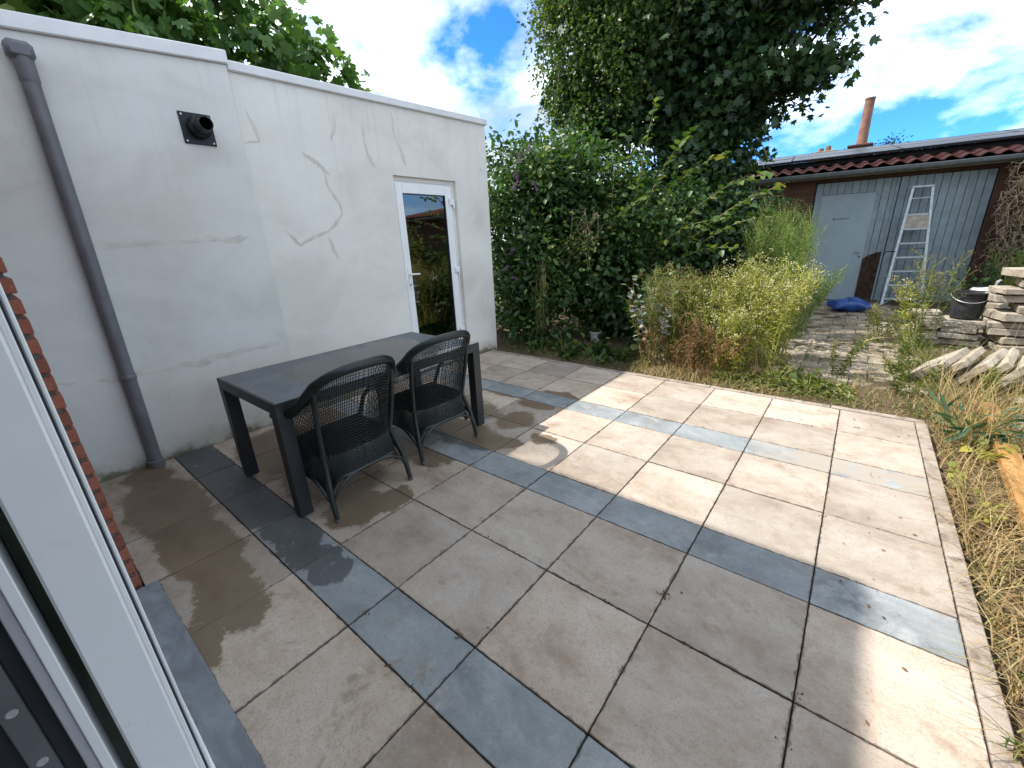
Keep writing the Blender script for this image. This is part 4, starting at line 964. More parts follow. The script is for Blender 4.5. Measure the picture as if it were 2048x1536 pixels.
# white pot
pt = empty('flower_pot', (-1.03, 5.06, gz(-1, 5))); tag(pt, 'small white flower pot in shade under the shrubs', 'flower pot')
MB().lathe([(0, .0), (.060, 0), (.064, .01), (.082, .135), (.090, .137), (.091, .165), (.083, .165), (.078, .140), (0, .135)], 28).build('pot', 'pot_white', pt, 0, True)
P = np.array([(0, 0, .14)]*26)+RNG.normal(size=(26, 3))*.02; d = rdir(26, .9)
leaves('leaf', P, rdir(26, .8), d, RNG.uniform(.07, .16, 26), 'oval', 'leaf_bush', pt)

# timber beams on the right
def beam(a, b, w, h, z, mat, label, tilt=0):
    d = Vector((b[0]-a[0], b[1]-a[1], 0)); L = d.length; ang = math.atan2(d.y, d.x)
    o = MB().box((0, -w/2, 0), (L, w/2, h)).build('timber_beam', mat, None, 0.006, False, (a[0], a[1], z), (R(tilt), 0, ang))
    tag(o, label, 'timber', 'timbers beside the patio')
beam((2.83, 2.02), (2.955, 4.35), .105, .065, .012, 'timber', 'orange brown timber beam on soil nearest the patio edge', 2)
beam((2.985, 1.95), (3.115, 4.15), .095, .055, -.005, 'timber_grey', 'greyed timber beam lying just beyond the orange one', -3)
beam((3.11, 1.9), (3.26, 4.4), .11, .065, .004, 'timber', 'orange timber beam furthest out from the patio edge', 3)

# concrete slabs, each a thing
_sl = {}
def slab(loc, rot, size, label, group=None):
    key = (size, rnd.randint(0, 2))
    if key not in _sl:
        w, d, h = size; bm = bmesh.new(); bmesh.ops.create_cube(bm, size=1)
        for v in bm.verts: v.co = Vector((v.co.x*w, v.co.y*d, v.co.z*h))
        bmesh.ops.bevel(bm, geom=bm.edges[:], offset=.006, segments=1, affect='EDGES')
        bmesh.ops.subdivide_edges(bm, edges=[e for e in bm.edges if e.calc_length() > .12], cuts=3, use_grid_fill=True)
        for v in bm.verts: v.co += Vector((rnd.uniform(-.004, .004), rnd.uniform(-.004, .004), rnd.uniform(-.002, .002)))
        me = bpy.data.meshes.new('paving_slab'); bm.to_mesh(me); bm.free(); me.materials.append(M['slab']); _sl[key] = me
    o = link('paving_slab', _sl[key], None, None, loc, rot); tag(o, label, 'paving slab', group); return o
ORD = ['bottom', 'second', 'third', 'fourth', 'fifth', 'sixth', 'seventh', 'eighth', 'ninth', 'tenth']
def stack(cx_, cy_, n, size, z0, rz0, where, jit=.03, gap=.004, rj=5):
    z = z0
    for k in range(n):
        nm = 'topmost' if k == n-1 else 'lowest' if k == 0 else ORD[k]+' from the ground'
        sz = (round(size[0]*rnd.choice((1, 1, .82, .7)), 3) if 0 < k < n-1 else size[0], round(size[1]*rnd.choice((1, .9)), 3), round(size[2]*rnd.choice((1, 1, .8, 1.15)), 3))
        slab((cx_+rnd.uniform(-jit, jit), cy_+rnd.uniform(-jit, jit), z+sz[2]/2), (R(rnd.uniform(-2, 2)), R(rnd.uniform(-2.2, 2.2)), R(rz0+rnd.uniform(-rj, rj))), sz,
             'weathered concrete slab, %s of the stack %s' % (nm, where), 'slabs of the stack '+where)
        z += sz[2]+gap
    return z
stack(2.70, 6.95, 7, (.32, .30, .056), .02, 6, 'left of the bucket', .035, .006, 9)
ZB = stack(3.07, 7.04, 4, (.44, .44, .062), .035, -4, 'under the black bucket', .05, .010, 9)
stack(3.58, 6.85, 10, (.66, .46, .076), .03, 5, 'at the right photo edge', .07, .018, 10)
ZW = stack(3.32, 7.64, 7, (.38, .38, .060), .03, -12, 'under the white washbasin', .04, .006, 10)
bk.location.z = ZB+.006; sk.location.z = ZW+.004
lean = [('leftmost', 2.64, 5.02, 50), ('second from left', 2.77, 5.08, 46), ('third from left', 2.93, 5.05, 40), ('fourth from left', 3.04, 5.10, 36), ('rightmost', 3.16, 5.06, 33)]
for nm, x, y, tl in lean:
    o = slab((x+.06, y+.2, .135), (0, 0, 0), (.36, .56, .062), 'concrete slab leaning in front of the stacks, %s of the leaning five' % nm, 'leaning slabs')
    o.rotation_euler = Euler((R(8+rnd.uniform(-3, 3)), R(-(90-tl)), R(-24+rnd.uniform(-6, 6))), 'XYZ')
slab((3.45, 5.55, .04), (R(2), R(-3), R(12)), (.62, .55, .06), 'broad flat concrete slab lying alone before the right stack')
# brick and rubble bits by the path
for k, (x, y, s_, lb) in enumerate([(2.62, 5.75, .05, 'small pale stone chip beside path left of leaning slabs'), (2.50, 5.20, .045, 'pale stone chip on gravel before the leaning slabs'), (3.20, 4.72, .06, 'pale rubble lump right of leaning slabs')]):
    bm = bmesh.new(); bmesh.ops.create_icosphere(bm, subdivisions=2, radius=s_)
    for v in bm.verts: v.co = Vector((v.co.x*1.4, v.co.y, v.co.z*.6))*rnd.uniform(.82, 1.18)
    me = bpy.data.meshes.new('stone'); bm.to_mesh(me); bm.free(); o = link('stone', me, 'slab', None, (x, y, gz(x, y)+.035), (0, 0, rnd.random()*6)); tag(o, lb, 'stone', 'loose stones')

# ================================================================== PLANTS
def limb(mb, a, b, r0, r1, n=7, wob=.08, sides=7):
    a, b = Vector(a), Vector(b); L = (b-a).length; pts = []
    for i in range(n+1):
        t = i/n; p = a.lerp(b, t)
        if 0 < i < n: p += Vector((rnd.uniform(-1, 1), rnd.uniform(-1, 1), rnd.uniform(-.6, .6)))*wob*L*.5
        p.z += math.sin(t*math.pi)*L*.06
        pts.append(p)
    mb.tube(pts, [r0+(r1-r0)*i/n for i in range(n+1)], sides, True); return pts

# ---- big maple, crown hung with climber
TB = Vector((-1.05, 8.3, gz(0, 8.3)))
tr = empty('maple_tree', TB); tag(tr, 'tall dark green maple tree with long boughs in front of the shed', 'tree')
ELL = [((-1.9, 7.7, 7.2), (2.2, 1.9, 1.9), .45), ((-.3, 8.2, 7.0), (1.7, 1.5, 1.6), .45), ((-1.7, 8.3, 5.4), (1.9, 1.5, 1.7), .45), ((-2.0, 7.7, 3.8), (1.15, .9, 1.1), .4), ((-.7, 7.8, 3.3), (1.1, .8, .9), .4), ((-.35, 8.2, 5.3), (1.5, 1.4, 1.5), .45), ((-.9, 8.1, 3.9), (1.5, 1.2, 1.2), .4),
       ((.35, 8.0, 4.95), (.9, .7, .65), .3), ((.15, 7.9, 3.78), (.65, .55, .36), .3), ((.95, 7.95, 3.66), (.26, .22, .10), .2), ((-.2, 7.8, 2.75), (.50, .5, .42), .3), ((.75, 8.0, 4.42), (.40, .35, .16), .2), ((-.3, 7.8, 3.4), (.6, .5, .5), .3)]
tk = MB(); limb(tk, TB, TB+Vector((-.15, .1, 2.6)), .17, .13, 6, .03, 12); limb(tk, TB+Vector((-.15, .1, 2.55)), TB+Vector((-.5, .1, 6.8)), .125, .035, 8, .04, 10)
limb(tk, TB+Vector((-.12, .08, 2.2)), TB+Vector((.7, -.2, 4.8)), .09, .03, 7, .05, 9)
rel(tr, tk, 'trunk', 'bark', 0, True)
sites, dirs = crown_sites(ELL, 1000)
br = MB()
for i in range(0, len(sites), 5):
    s_ = Vector(sites[i]); t = min(.95, max(.25, (s_.z-1.6)/6.5)); o_ = TB+Vector((-.15-.35*t, .1, 6.6*t))
    limb(br, o_, s_, .03, .008, 5, .10, 5)
for e in ((1.10, 7.95, 3.65), (1.25, 8.0, 4.35), (.9, 8.0, 3.5), (.15, 7.8, 2.7), (.9, 8.0, 5.3)): limb(br, TB+Vector((-.1, 0, 2.6)), e, .055, .010, 8, .06, 6)
rel(tr, br, 'limb', 'bark', 0, True)
P, N, T, sz, var = clump_leaves(sites, dirs, 38, (.17, .17, .12), (.085, .155), .6, .55)
o = leaves('crown', P-np.array(TB), N, T, sz, 'maple', 'leaf_maple', tr, var)
# tip sprays that stick out of the outline
def spray(parent, L0, pts_list, mat, kind, size, per, name='spray', stemr=.008, spread=.03, lift=.6, droop=.5, stem='twig'):
    P, T_all, mb = [], [], MB()
    for pts in pts_list:
        pts = [Vector(p) for p in pts]; mb.tube(pts, [stemr*(1-.7*i/(len(pts)-1)) for i in range(len(pts))], 5, True)
        seg = [(pts[i], pts[i+1]) for i in range(len(pts)-1)]
        for k in range(per):
            t = (k+.5)/per*len(seg); i = min(int(t), len(seg)-1); p = seg[i][0].lerp(seg[i][1], t-i); d = (seg[i][1]-seg[i][0]).normalized()
            sd_ = d.cross(Vector((0, 0, 1))).normalized()*(1 if k % 2 else -1)
            P.append(p+Vector((rnd.gauss(0, spread), rnd.gauss(0, spread), rnd.gauss(0, spread)))); T_all.append(sd_*.9+d*.6+Vector((0, 0, -droop))+Vector((rnd.gauss(0, .25), rnd.gauss(0, .25), rnd.gauss(0, .2))))
    P = np.array(P); n = len(P); N = rdir(n)*.5+np.array([0, 0, lift]) + np.array(T_all)*.0
    o = leaves(name, P-np.array(L0), N, np.array(T_all), RNG.uniform(size[0], size[1], n), kind, mat, parent)
    tag(rel(parent, mb, name+'_stem', stem, 0, True), kind='stuff')
    return o
def arc(a, b, sag, n=6):
    a, b = Vector(a), Vector(b); return [a.lerp(b, i/n)+Vector((0, 0, math.sin(i/n*math.pi)*sag)) for i in range(n+1)]
spray(tr, TB, [arc((.5, 7.9, 3.55), (1.32, 8.0, 3.78), -.10), arc((.6, 7.9, 3.6), (1.12, 7.95, 3.28), .08), arc((.8, 8.0, 4.4), (1.45, 8.1, 4.40), .05), arc((.2, 7.8, 2.9), (.52, 7.8, 2.50), .1), arc((.5, 7.9, 3.7), (1.0, 7.95, 3.60), .08), arc((.7, 8, 4.1), (1.3, 8, 4.12), .06), arc((.5, 7.9, 3.6), (1.25, 8.0, 3.66), -.06), arc((.4, 7.9, 4.6), (1.40, 8.0, 4.28), .08), arc((.3, 7.9, 3.5), (.95, 7.95, 3.12), .05), arc((.6, 8.0, 4.9), (1.55, 8.0, 4.55), .06)], 'leaf_maple', 'maple', (.08, .14), 46, 'bough', .014, .085)

# ---- climber covering the left of the tree
VB = Vector((-2.55, 7.0, gz(0, 7)))
vn = empty('climbing_vine', VB); tag(vn, 'light green climber draped over the left half of the big tree', 'climber')
ELV = [((-2.55, 7.15, 4.75), (.95, .75, .95), .72), ((-2.1, 6.9, 5.6), (1.05, .8, .9), .72), ((-1.9, 6.9, 4.1), (.8, .6, 1.0), .72), ((-2.55, 6.8, 3.6), (.55, .5, .7), .6), ((-1.2, 7.1, 5.0), (.8, .5, 1.1), .7)]
sites, dirs = crown_sites(ELV, 560)
P, N, T, sz, var = clump_leaves(sites, dirs, 34, (.12, .12, .11), (.045, .085), .7, .5)
leaves('crown', P-np.array(VB), N, T, sz, 'wide', 'leaf_vine', vn, var)
mb = MB()
for k in range(9): 
    e = sites[rnd.randrange(len(sites))]; limb(mb, VB+Vector((rnd.uniform(-.1, .1), rnd.uniform(-.1, .1), 0)), e, .022, .006, 9, .06, 6)
rel(vn, mb, 'stem', 'bark', 0, True)
hang = []
for k in range(22):
    e, d = sites[rnd.randrange(len(sites))], 0
    if e[1] > 7.3: continue
    L = rnd.uniform(.3, .8); hang.append([tuple(e), (e[0]+rnd.uniform(-.1, .05), e[1]-.12, e[2]-L*.5), (e[0]+rnd.uniform(-.15, .1), e[1]-.15, e[2]-L)])
hang += [[(-3.3, 7.1, 4.8), (-3.48, 7.05, 4.5), (-3.42, 7.0, 4.1)], [(-3.3, 7.1, 5.0), (-3.62, 7.0, 4.98), (-3.66, 7.0, 4.75)], [(-3.1, 7.1, 4.3), (-3.25, 7.0, 4.05), (-3.2, 6.9, 3.75)], [(-3.2, 7.1, 5.2), (-3.5, 7.1, 5.25), (-3.6, 7.1, 5.05)]]
spray(vn, VB, hang, 'leaf_vine', 'wide', (.04, .08), 16, 'tendril', .005, .035)

# ---- shrubs under the tree (three plants)
def shrub(name, base, ells, nsite, per, spread, size, kind, mat, label, cat='shrub', group='shrubs under the big tree', lift=.6, nstem=8):
    B0 = Vector((base[0], base[1], gz(*base)-.01)); s_ = empty(name, B0); tag(s_, label, cat, group)
    sites, dirs = crown_sites(ells, nsite); keep = sites[:, 2] > .12; sites, dirs = sites[keep], dirs[keep]
    P, N, T, sz, var = clump_leaves(sites, dirs, per, spread, size, lift, .5); k = P[:, 2] > .04; k &= ~((P[:, 0] < -2.03) & (P[:, 1] < 4.06))
    leaves('crown', P[k]-np.array(B0), N[k], T[k], sz[k], kind, mat, s_, var[k])
    mb = MB()
    for i in range(nstem): limb(mb, B0+Vector((rnd.uniform(-.15, .15), rnd.uniform(-.15, .15), 0)), sites[rnd.randrange(len(sites))], .018, .005, 6, .08, 6)
    rel(s_, mb, 'stem', 'bark', 0, True)
    return s_, sites
bd, bds = shrub('butterfly_bush', (-2.0, 5.0), [((-2.25, 4.95, 1.75), (.75, .60, 1.25), .6), ((-1.75, 5.2, 1.55), (.75, .65, 1.2), .6), ((-2.05, 4.65, .9), (.55, .42, .8), .5), ((-1.75, 4.55, .3), (.5, .3, .32), .3)], 430, 34, (.13, .12, .12), (.06, .125), 'oval', 'leaf_bush', 'butterfly bush with mauve flower spikes beside the annex corner')
def spikes(parent, L0, spots, mat):
    P = []; T = []
    for (x, y, z, dx, dz) in spots:
        for k in range(90):
            t = rnd.random(); r = .020*(1-t*.7); a = rnd.random()*6.28
            P.append((x+dx*t*.16+r*math.cos(a), y+r*math.sin(a), z+dz*t*.16)); T.append((math.cos(a), math.sin(a), .3))
    n = len(P); leaves('flower_spike', np.array(P)-np.array(L0), rdir(n), np.array(T), RNG.uniform(.010, .018, n), 'bit', mat, parent)
spikes(bd, bd.location, [(-1.78, 4.42, 2.56, .7, .9), (-1.86, 4.42, 2.48, -.3, 1), (-1.95, 4.40, 2.40, .3, -.8), (-1.70, 4.45, 2.25, .5, -.8), (-1.98, 4.38, 2.16, .4, .6), (-1.82, 4.35, 1.62, .2, -1), (-1.94, 4.20, 1.32, .5, .5), (-1.88, 4.15, 1.02, .6, -.2), (-2.0, 4.12, 1.12, .5, .3)], 'purple_petal')
hz, _ = shrub('hazel_shrub', (-1.0, 5.9), [((-1.35, 5.75, 1.75), (1.0, .75, 1.35), .62), ((-.85, 6.1, 1.45), (.9, .8, 1.15), .6), ((-2.2, 6.1, 2.2), (1.0, .8, 1.1), .6), ((-1.0, 5.35, .8), (.8, .5, .75), .5), ((-.9, 5.45, .3), (.9, .22, .32), .3), ((-.1, 5.2, .4), (.6, .4, .4), .3)], 620, 34, (.14, .14, .13), (.055, .105), 'wide', 'leaf_bush', 'dense leafy shrub filling the middle below the big tree')
el, _ = shrub('mulberry_shrub', (-.2, 7.4), [((-.35, 7.2, 1.2), (.7, .6, 1.1), .55), ((-.05, 8.0, 1.4), (.6, .6, 1.2), .55), ((-.8, 7.6, 2.0), (.9, .7, 1.0), .55)], 380, 30, (.14, .14, .13), (.075, .14), 'wide', 'leaf_maple', 'dark broad leaved shrub between the hedge and the shed wall')
shrub('hawthorn_shrub', (-3.4, 6.4), [((-2.7, 4.85, .45), (.6, .5, .5), .4), ((-3.3, 5.6, 1.3), (.8, .8, 1.3), .5), ((-3.6, 6.8, 1.7), (1.0, .8, 1.6), .5)], 260, 30, (.14, .14, .13), (.05, .10), 'wide', 'leaf_bush', 'shrub behind the butterfly bush past the annex end wall')
# long arching shoots with large leaves catching the sun
shoots = [arc((-.75, 5.6, 1.75), (-.30, 5.1, 3.05), .12), arc((-.65, 5.6, 1.7), (.20, 5.0, 2.62), .16), arc((-.55, 5.6, 1.6), (.55, 5.2, 2.35), .20), arc((-.3, 5.9, 1.5), (.95, 5.6, 2.12), .18),
          arc((-.1, 6.0, 1.35), (1.12, 5.4, 1.98), .10), arc((.0, 6.2, 1.3), (1.0, 5.9, 1.66), .10), arc((-1.0, 5.4, 1.6), (-.75, 5.0, 2.75), .10), arc((-1.2, 5.3, 1.3), (-.3, 4.95, 1.95), .15), arc((-.5, 5.6, 1.2), (.6, 5.3, 1.62), .16), arc((-.3, 5.7, 1.0), (.75, 5.3, 1.30), .12)]
spray(hz, hz.location, shoots, 'leaf_vine', 'wide', (.075, .125), 34, 'shoot', .0055, .014, .7, .35)
# hanging tuft of bramble in front
tuft = [[(-1.1+rnd.uniform(-.25, .25), 4.95+rnd.uniform(-.1, .1), 1.75+rnd.uniform(-.1, .15)), (-1.1+rnd.uniform(-.25, .25), 4.78, 1.5), (-1.15+rnd.uniform(-.3, .3), 4.72, 1.2+rnd.uniform(-.15, .2))] for k in range(20)]
spray(hz, hz.location, tuft, 'leaf_vine', 'oval', (.04, .07), 26, 'trailing_shoot', .004, .035)
tuft = [[(-1.55+rnd.uniform(-.08, .08), 4.42, 1.15+rnd.uniform(-.1, .1)), (-1.52+rnd.uniform(-.1, .1), 4.32, .75), (-1.5+rnd.uniform(-.14, .14), 4.28, .25+rnd.uniform(-.1, .2))] for k in range(8)]
spray(bd, bd.location, tuft, 'leaf_weed', 'lance', (.08, .14), 22, 'trailing_shoot', .004, .02, .4, .8)

# ---- fig tree behind the annex
FB = Vector((-5.1, 2.3, -.05)); fg = empty('fig_tree', FB); tag(fg, 'fig tree with big lobed leaves rising behind the annex roof', 'tree')
ELF = [((-4.35, .9, 3.75), (.8, 1.0, .75), .5), ((-4.4, 2.2, 4.0), (.8, .95, .72), .5), ((-4.3, 3.0, 3.55), (.6, .62, .55), .4), ((-4.6, -.2, 4.0), (.8, .9, .9), .5), ((-5.3, 1.6, 4.2), (.8, 1.8, .8), .5)]
sites, dirs = crown_sites(ELF, 330)
P, N, T, sz, var = clump_leaves(sites, dirs, 15, (.16, .16, .13), (.09, .19), .7, .5); k = ~((P[:, 2] < 2.95) & (P[:, 0] > -5.3))
leaves('crown', P[k]-np.array(FB), N[k], T[k], sz[k], 'fig', 'leaf_fig', fg, var[k])
mb = MB(); limb(mb, FB, FB+Vector((-.05, 0, 2.4)), .12, .10, 5, .03, 10)
for i in range(26): limb(mb, FB+Vector((-.05, 0, rnd.uniform(1.9, 2.4))), sites[rnd.randrange(len(sites))], .04, .010, 7, .06, 6)
rel(fg, mb, 'trunk', 'bark', 0, True)
spray(fg, FB, [arc((-4.2, 3.1, 3.4), (-4.0, 3.48, 3.95), .05), arc((-4.2, 3.0, 3.4), (-4.0, 3.62, 3.62), .08), arc((-4.2, 2.7, 3.7), (-4.0, 3.30, 4.05), .06)], 'leaf_fig', 'fig', (.12, .19), 9, 'shoot', .012, .03)
spray(fg, FB, [[(-4.25, 3.9, 2.9), (-4.15, 4.05, 3.45), (-4.1, 4.13, 3.60)]], 'leaf_fig', 'fig', (.10, .14), 5, 'shoot', .01, .04)

# ---- distant bush beyond the shed
DB = Vector((2.0, 15.3, 0)); db = empty('distant_bush', DB); tag(db, 'dark reddish bush showing above the shed roof beside the flue', 'shrub')
sites, dirs = crown_sites([((2.02, 15.3, 3.15), (.36, .35, .42), .4), ((1.2, 15.2, 3.0), (.5, .3, .34), .4)], 90)
P, N, T, sz, var = clump_leaves(sites, dirs, 22, (.07, .07, .06), (.04, .08), .5, .3)
leaves('crown', P-np.array(DB), N, T, sz, 'oval', 'leaf_maple', db, var*.5)
mb = MB(); limb(mb, DB, (2.02, 15.3, 2.9), .05, .02, 5); limb(mb, DB+Vector((-.3, 0, 0)), (1.3, 15.2, 2.8), .04, .02, 5); rel(db, mb, 'stem', 'bark')

# ---- tall weeds at the end of the patio, each plant a thing
def weed(base, h, lean, style, label, group, nbr=7):
    B0 = Vector((base[0], base[1], gz(*base)-.02)); w = empty('weed_plant', B0); tag(w, label, 'weed', group)
    L = Vector((lean[0], lean[1], 0)); mb = MB(); LP, LT_, FP, FT = [], [], [], []
    stems = {'fleabane': 4, 'olive': 4, 'feather': 4, 'dead': 3, 'small': 3, 'pale': 2}[style]
    for s in range(stems):
        a = rnd.random()*6.28; sp = .06+.09*rnd.random(); hh = h*rnd.uniform(.82, 1.03)
        top = Vector((math.cos(a)*sp*1.6, math.sin(a)*sp*1.2, hh))+L*rnd.uniform(.7, 1.2)
        b = Vector((math.cos(a)*.03, math.sin(a)*.03, 0)); n = 8
        pts = [b.lerp(top, i/n)+Vector((rnd.gauss(0, .006), rnd.gauss(0, .006), 0))+L*(-.25*math.sin(math.pi*i/n)) for i in range(n+1)]
        mb.tube(pts, [.0060-.0042*i/n for i in range(n+1)], 5, False)
        def at(t): k = min(int(t*n), n-1); return pts[k].lerp(pts[k+1], t*n-k)
        nl = {'fleabane': 46, 'olive': 42, 'feather': 60, 'dead': 16, 'small': 75, 'pale': 16}[style]
        for k in range(nl):
            t = .05+.80*rnd.random(); p = at(t); aa = rnd.random()*6.28
            LP.append(p); LT_.append(Vector((math.cos(aa), math.sin(aa), rnd.uniform(-.5, .8))))
        for q in range(nbr):
            t = .52+.46*q/nbr; p = at(t); aa = rnd.random()*6.28; bl = hh*(.10+.16*(1-t)+.05*rnd.random())
            up = {'fleabane': 1.4, 'feather': 1.7}.get(style, 1.2)
            e = p+Vector((math.cos(aa), math.sin(aa), up)).normalized()*bl*(1.15 if style == 'feather' else 1)
            mb.tube([p, p.lerp(e, .5)+Vector((0, 0, .01)), e], [.0026, .0020, .0012], 4, False)
            if style in ('fleabane', 'olive', 'dead'):
                for k in range(11):
                    FP.append(e+Vector((rnd.gauss(0, .022), rnd.gauss(0, .022), rnd.gauss(0, .014)))); FT.append(Vector((rnd.gauss(0, 1), rnd.gauss(0, 1), 1.2)))
                for k in range(4): LP.append(p.lerp(e, rnd.random())); LT_.append(Vector((rnd.gauss(0, 1), rnd.gauss(0, 1), .3)))
            elif style == 'feather':
                for k in range(34):
                    f = rnd.random(); c = p.lerp(e, .15+.95*f); FP.append(c+Vector((rnd.gauss(0, .028), rnd.gauss(0, .028), rnd.gauss(0, .025)))); FT.append(Vector((rnd.gauss(0, .7), rnd.gauss(0, .7), 1.0)))
            else:
                for k in range(4): LP.append(p.lerp(e, rnd.random())); LT_.append(Vector((rnd.gauss(0, 1), rnd.gauss(0, 1), .6)))
    lm = {'fleabane': 'leaf_yellow', 'olive': 'leaf_weed', 'feather': 'leaf_feather', 'dead': 'leaf_brown', 'small': 'leaf_weed', 'pale': 'pale_leaf'}[style]
    ls = {'fleabane': (.045, .085), 'olive': (.04, .085), 'feather': (.05, .09), 'dead': (.04, .08), 'small': (.04, .08), 'pale': (.05, .09)}[style]
    st = {'fleabane': 'green_stem', 'olive': 'green_stem', 'feather': 'green_stem', 'dead': 'dry_stem', 'small': 'green_stem', 'pale': 'dry_stem'}[style]
    mb.build('stem', st, w)
    n = len(LP); leaves('leaf', np.array([tuple(p) for p in LP]), rdir(n, .5), np.array([tuple(p) for p in LT_]), RNG.uniform(ls[0], ls[1], n), 'lance' if style != 'pale' else 'oval', lm, w)
    if FP:
        n = len(FP); fm = {'fleabane': 'flower_head', 'olive': 'seed_brown', 'dead': 'seed_brown', 'feather': 'leaf_feather'}[style]
        sz = RNG.uniform(.009, .020, n) if style != 'feather' else RNG.uniform(.020, .045, n)
        leaves('flower' if style == 'fleabane' else 'seed_head', np.array([tuple(p) for p in FP]), rdir(n, .4), np.array([tuple(p) for p in FT]), sz, 'bit' if style != 'feather' else 'lance', fm, w)
    return w
ORDN = ['leftmost', 'second from left', 'third from left', 'fourth from left', 'fifth from left', 'sixth from left', 'seventh from left']
def ucoord(x, y):
    d = Vector((x, y, 0.3))-CAM; return d.dot(r2)/d.dot(fw)
def field(n, x0, x1, y0, y1, hs, style, label, group, lean=((-.05, .12), (-.06, .06)), clip=None):
    sp = sorted([(rnd.uniform(x0, x1), rnd.uniform(y0, y1)) for k in range(n)], key=lambda p: ucoord(*p))
    for k, (x, y) in enumerate(sp):
        weed((x, y), rnd.uniform(*hs), (rnd.uniform(*lean[0]), rnd.uniform(*lean[1])), style, label + (', %s of %d' % (ORDN[k], n) if n <= 7 else ''), group)
field(20, .78, 1.42, 4.45, 5.35, (1.02, 1.26), 'fleabane', 'yellow green fleabane with small pale flower heads in the sunny clump', 'fleabane plants', ((.0, .20), (-.05, .05)))
field(6, .62, 1.25, 4.22, 4.55, (.70, .95), 'fleabane', 'shorter yellow green fleabane at the front of the sunny clump', 'front fleabane plants', ((-.02, .14), (-.08, .02)))
field(16, .05, .70, 4.25, 5.2, (.90, 1.22), 'olive', 'olive green weed with brown seed heads left of the flowering clump', 'olive weeds', ((-.12, .10), (-.08, .05)))
field(14, .62, 1.20, 6.3, 7.5, (1.45, 2.0), 'feather', 'feathery bright green weed plume standing before the shed', 'feathery weeds', ((.05, .28), (-.05, .10)))
field(4, 1.05, 1.42, 6.1, 6.8, (.80, 1.20), 'feather', 'lower feathery green weed leaning over the path edge', 'low feathery weeds', ((.05, .25), (-.05, .05)))
for k in range(3): weed((.06+.09*k, 4.28+.05*k), 1.10-.1*k, (-.05, -.03), 'pale', 'withered weed with pale silvery leaves left of the weed clump, %s of 3' % ORDN[k], 'pale leaved weeds', 5)
field(7, .0, 1.15, 4.05, 4.4, (.45, .75), 'dead', 'dead reddish brown weed stalk leaning at the patio kerb', 'dead weed stalks', ((-.30, .30), (-.2, .1)))
# right-hand side plants
weed((2.66, 6.55), 1.16, (.02, 0), 'olive', 'tall yellowish weed with seed tufts left of the black bucket', None); weed((2.60, 6.50), .92, (-.10, 0), 'fleabane', 'bushy yellow green weed with pale flower tufts before the slab stacks', None)
weed((2.70, 6.62), .98, (.06, .0), 'olive', 'bushy weed growing against the left slab stack', None)
weed((2.36, 6.9), .52, (-.02, 0), 'small', 'thin green weed on path left of the slab stacks', None); weed((2.26, 6.6), .50, (-.05, 0), 'olive', 'small seeding weed standing at the path edge', None)
weed((2.52, 4.95), .62, (.02, 0), 'small', 'fresh green upright weed left of the leaning slabs', None); weed((2.48, 4.5), .42, (.0, 0), 'small', 'short fresh green weed near the patio corner', None)
weed((1.95, 4.9), .50, (.06, 0), 'small', 'thin lone green weed stem in the middle of the path', None)
weed((3.05, 4.55), .40, (.08, -.05), 'small', 'bright green weed right of the leaning slabs', None); weed((3.35, 4.95), .55, (.1, .05), 'small', 'slim green weed before the flat slab', None)
weed((3.75, 9.2), 1.1, (-.05, 0), 'feather', 'green weed at the foot of the dry climber by the shed', None)
weed((3.62, 8.4), .95, (-.05, 0), 'olive', 'green weed between the washbasin and the dry climber', None)
# green leafy plants at the right beam
def rosette(name, base, n, size, kind, mat, label, up=.6, group=None, h=.25):
    B0 = Vector((base[0], base[1], gz(*base)-.02 if base[1] > 4 else -.03)); w = empty(name, B0); tag(w, label, 'plant', group)
    mb = MB(); P, T = [], []
    for k in range(n):
        a = rnd.random()*6.28; l = h*rnd.uniform(.4, 1); e = Vector((math.cos(a)*l*.8, math.sin(a)*l*.8, l*rnd.uniform(.5, 1.1))); mb.tube([(0, 0, 0), e*.5+Vector((0, 0, .02)), e], [.0035, .003, .002], 4, False)
        for q in range(4): P.append(tuple(e*(.45+.18*q))); T.append((math.cos(a)+rnd.gauss(0, .5), math.sin(a)+rnd.gauss(0, .5), rnd.uniform(-.1, .6)))
    mb.build('stem', 'green_stem', w); m = len(P); leaves('leaf', np.array(P), rdir(m, up*2), np.array(T), RNG.uniform(size[0], size[1], m), kind, mat, w)
rosette('leafy_plant', (2.78, 3.62), 22, (.10, .20), 'lance', 'bluegreen', 'blue green spiky leaved plant beside the orange timber beam', h=.34)
rosette('leafy_plant', (2.76, 3.30), 10, (.05, .09), 'wide', 'leaf_yellow', 'yellow green broad leaved plant between kerb and timber beam', h=.20)
rosette('leafy_plant', (2.66, 2.75), 7, (.03, .06), 'wide', 'leaf_yellow', 'yellow leaves creeping over the right kerb near the grey strip', h=.16)
rosette('leafy_plant', (2.64, 2.42), 6, (.03, .055), 'wide', 'leaf_yellow', 'low yellow leaved sprig in soil beside the right kerb', h=.14)
rosette('leafy_plant', (2.61, 1.0), 8, (.04, .07), 'lance', 'leaf_weed', 'small grassy sprig at the kerb in the lower right corner', h=.12)
for k, (x, y, h_) in enumerate(sorted([(-1.55, 4.3, .22), (-1.15, 4.35, .26), (-.75, 4.45, .24), (-.35, 4.4, .22), (-.95, 4.15, .16), (-.5, 4.15, .16)], key=lambda p: ucoord(p[0], p[1]))):
    rosette('leafy_plant', (x, y), 14, (.07, .14), 'wide', 'leaf_bush', 'low green leafy plant in shade along the far kerb, %s of 6' % ORDN[k], group='shade plants along the kerb', h=h_)
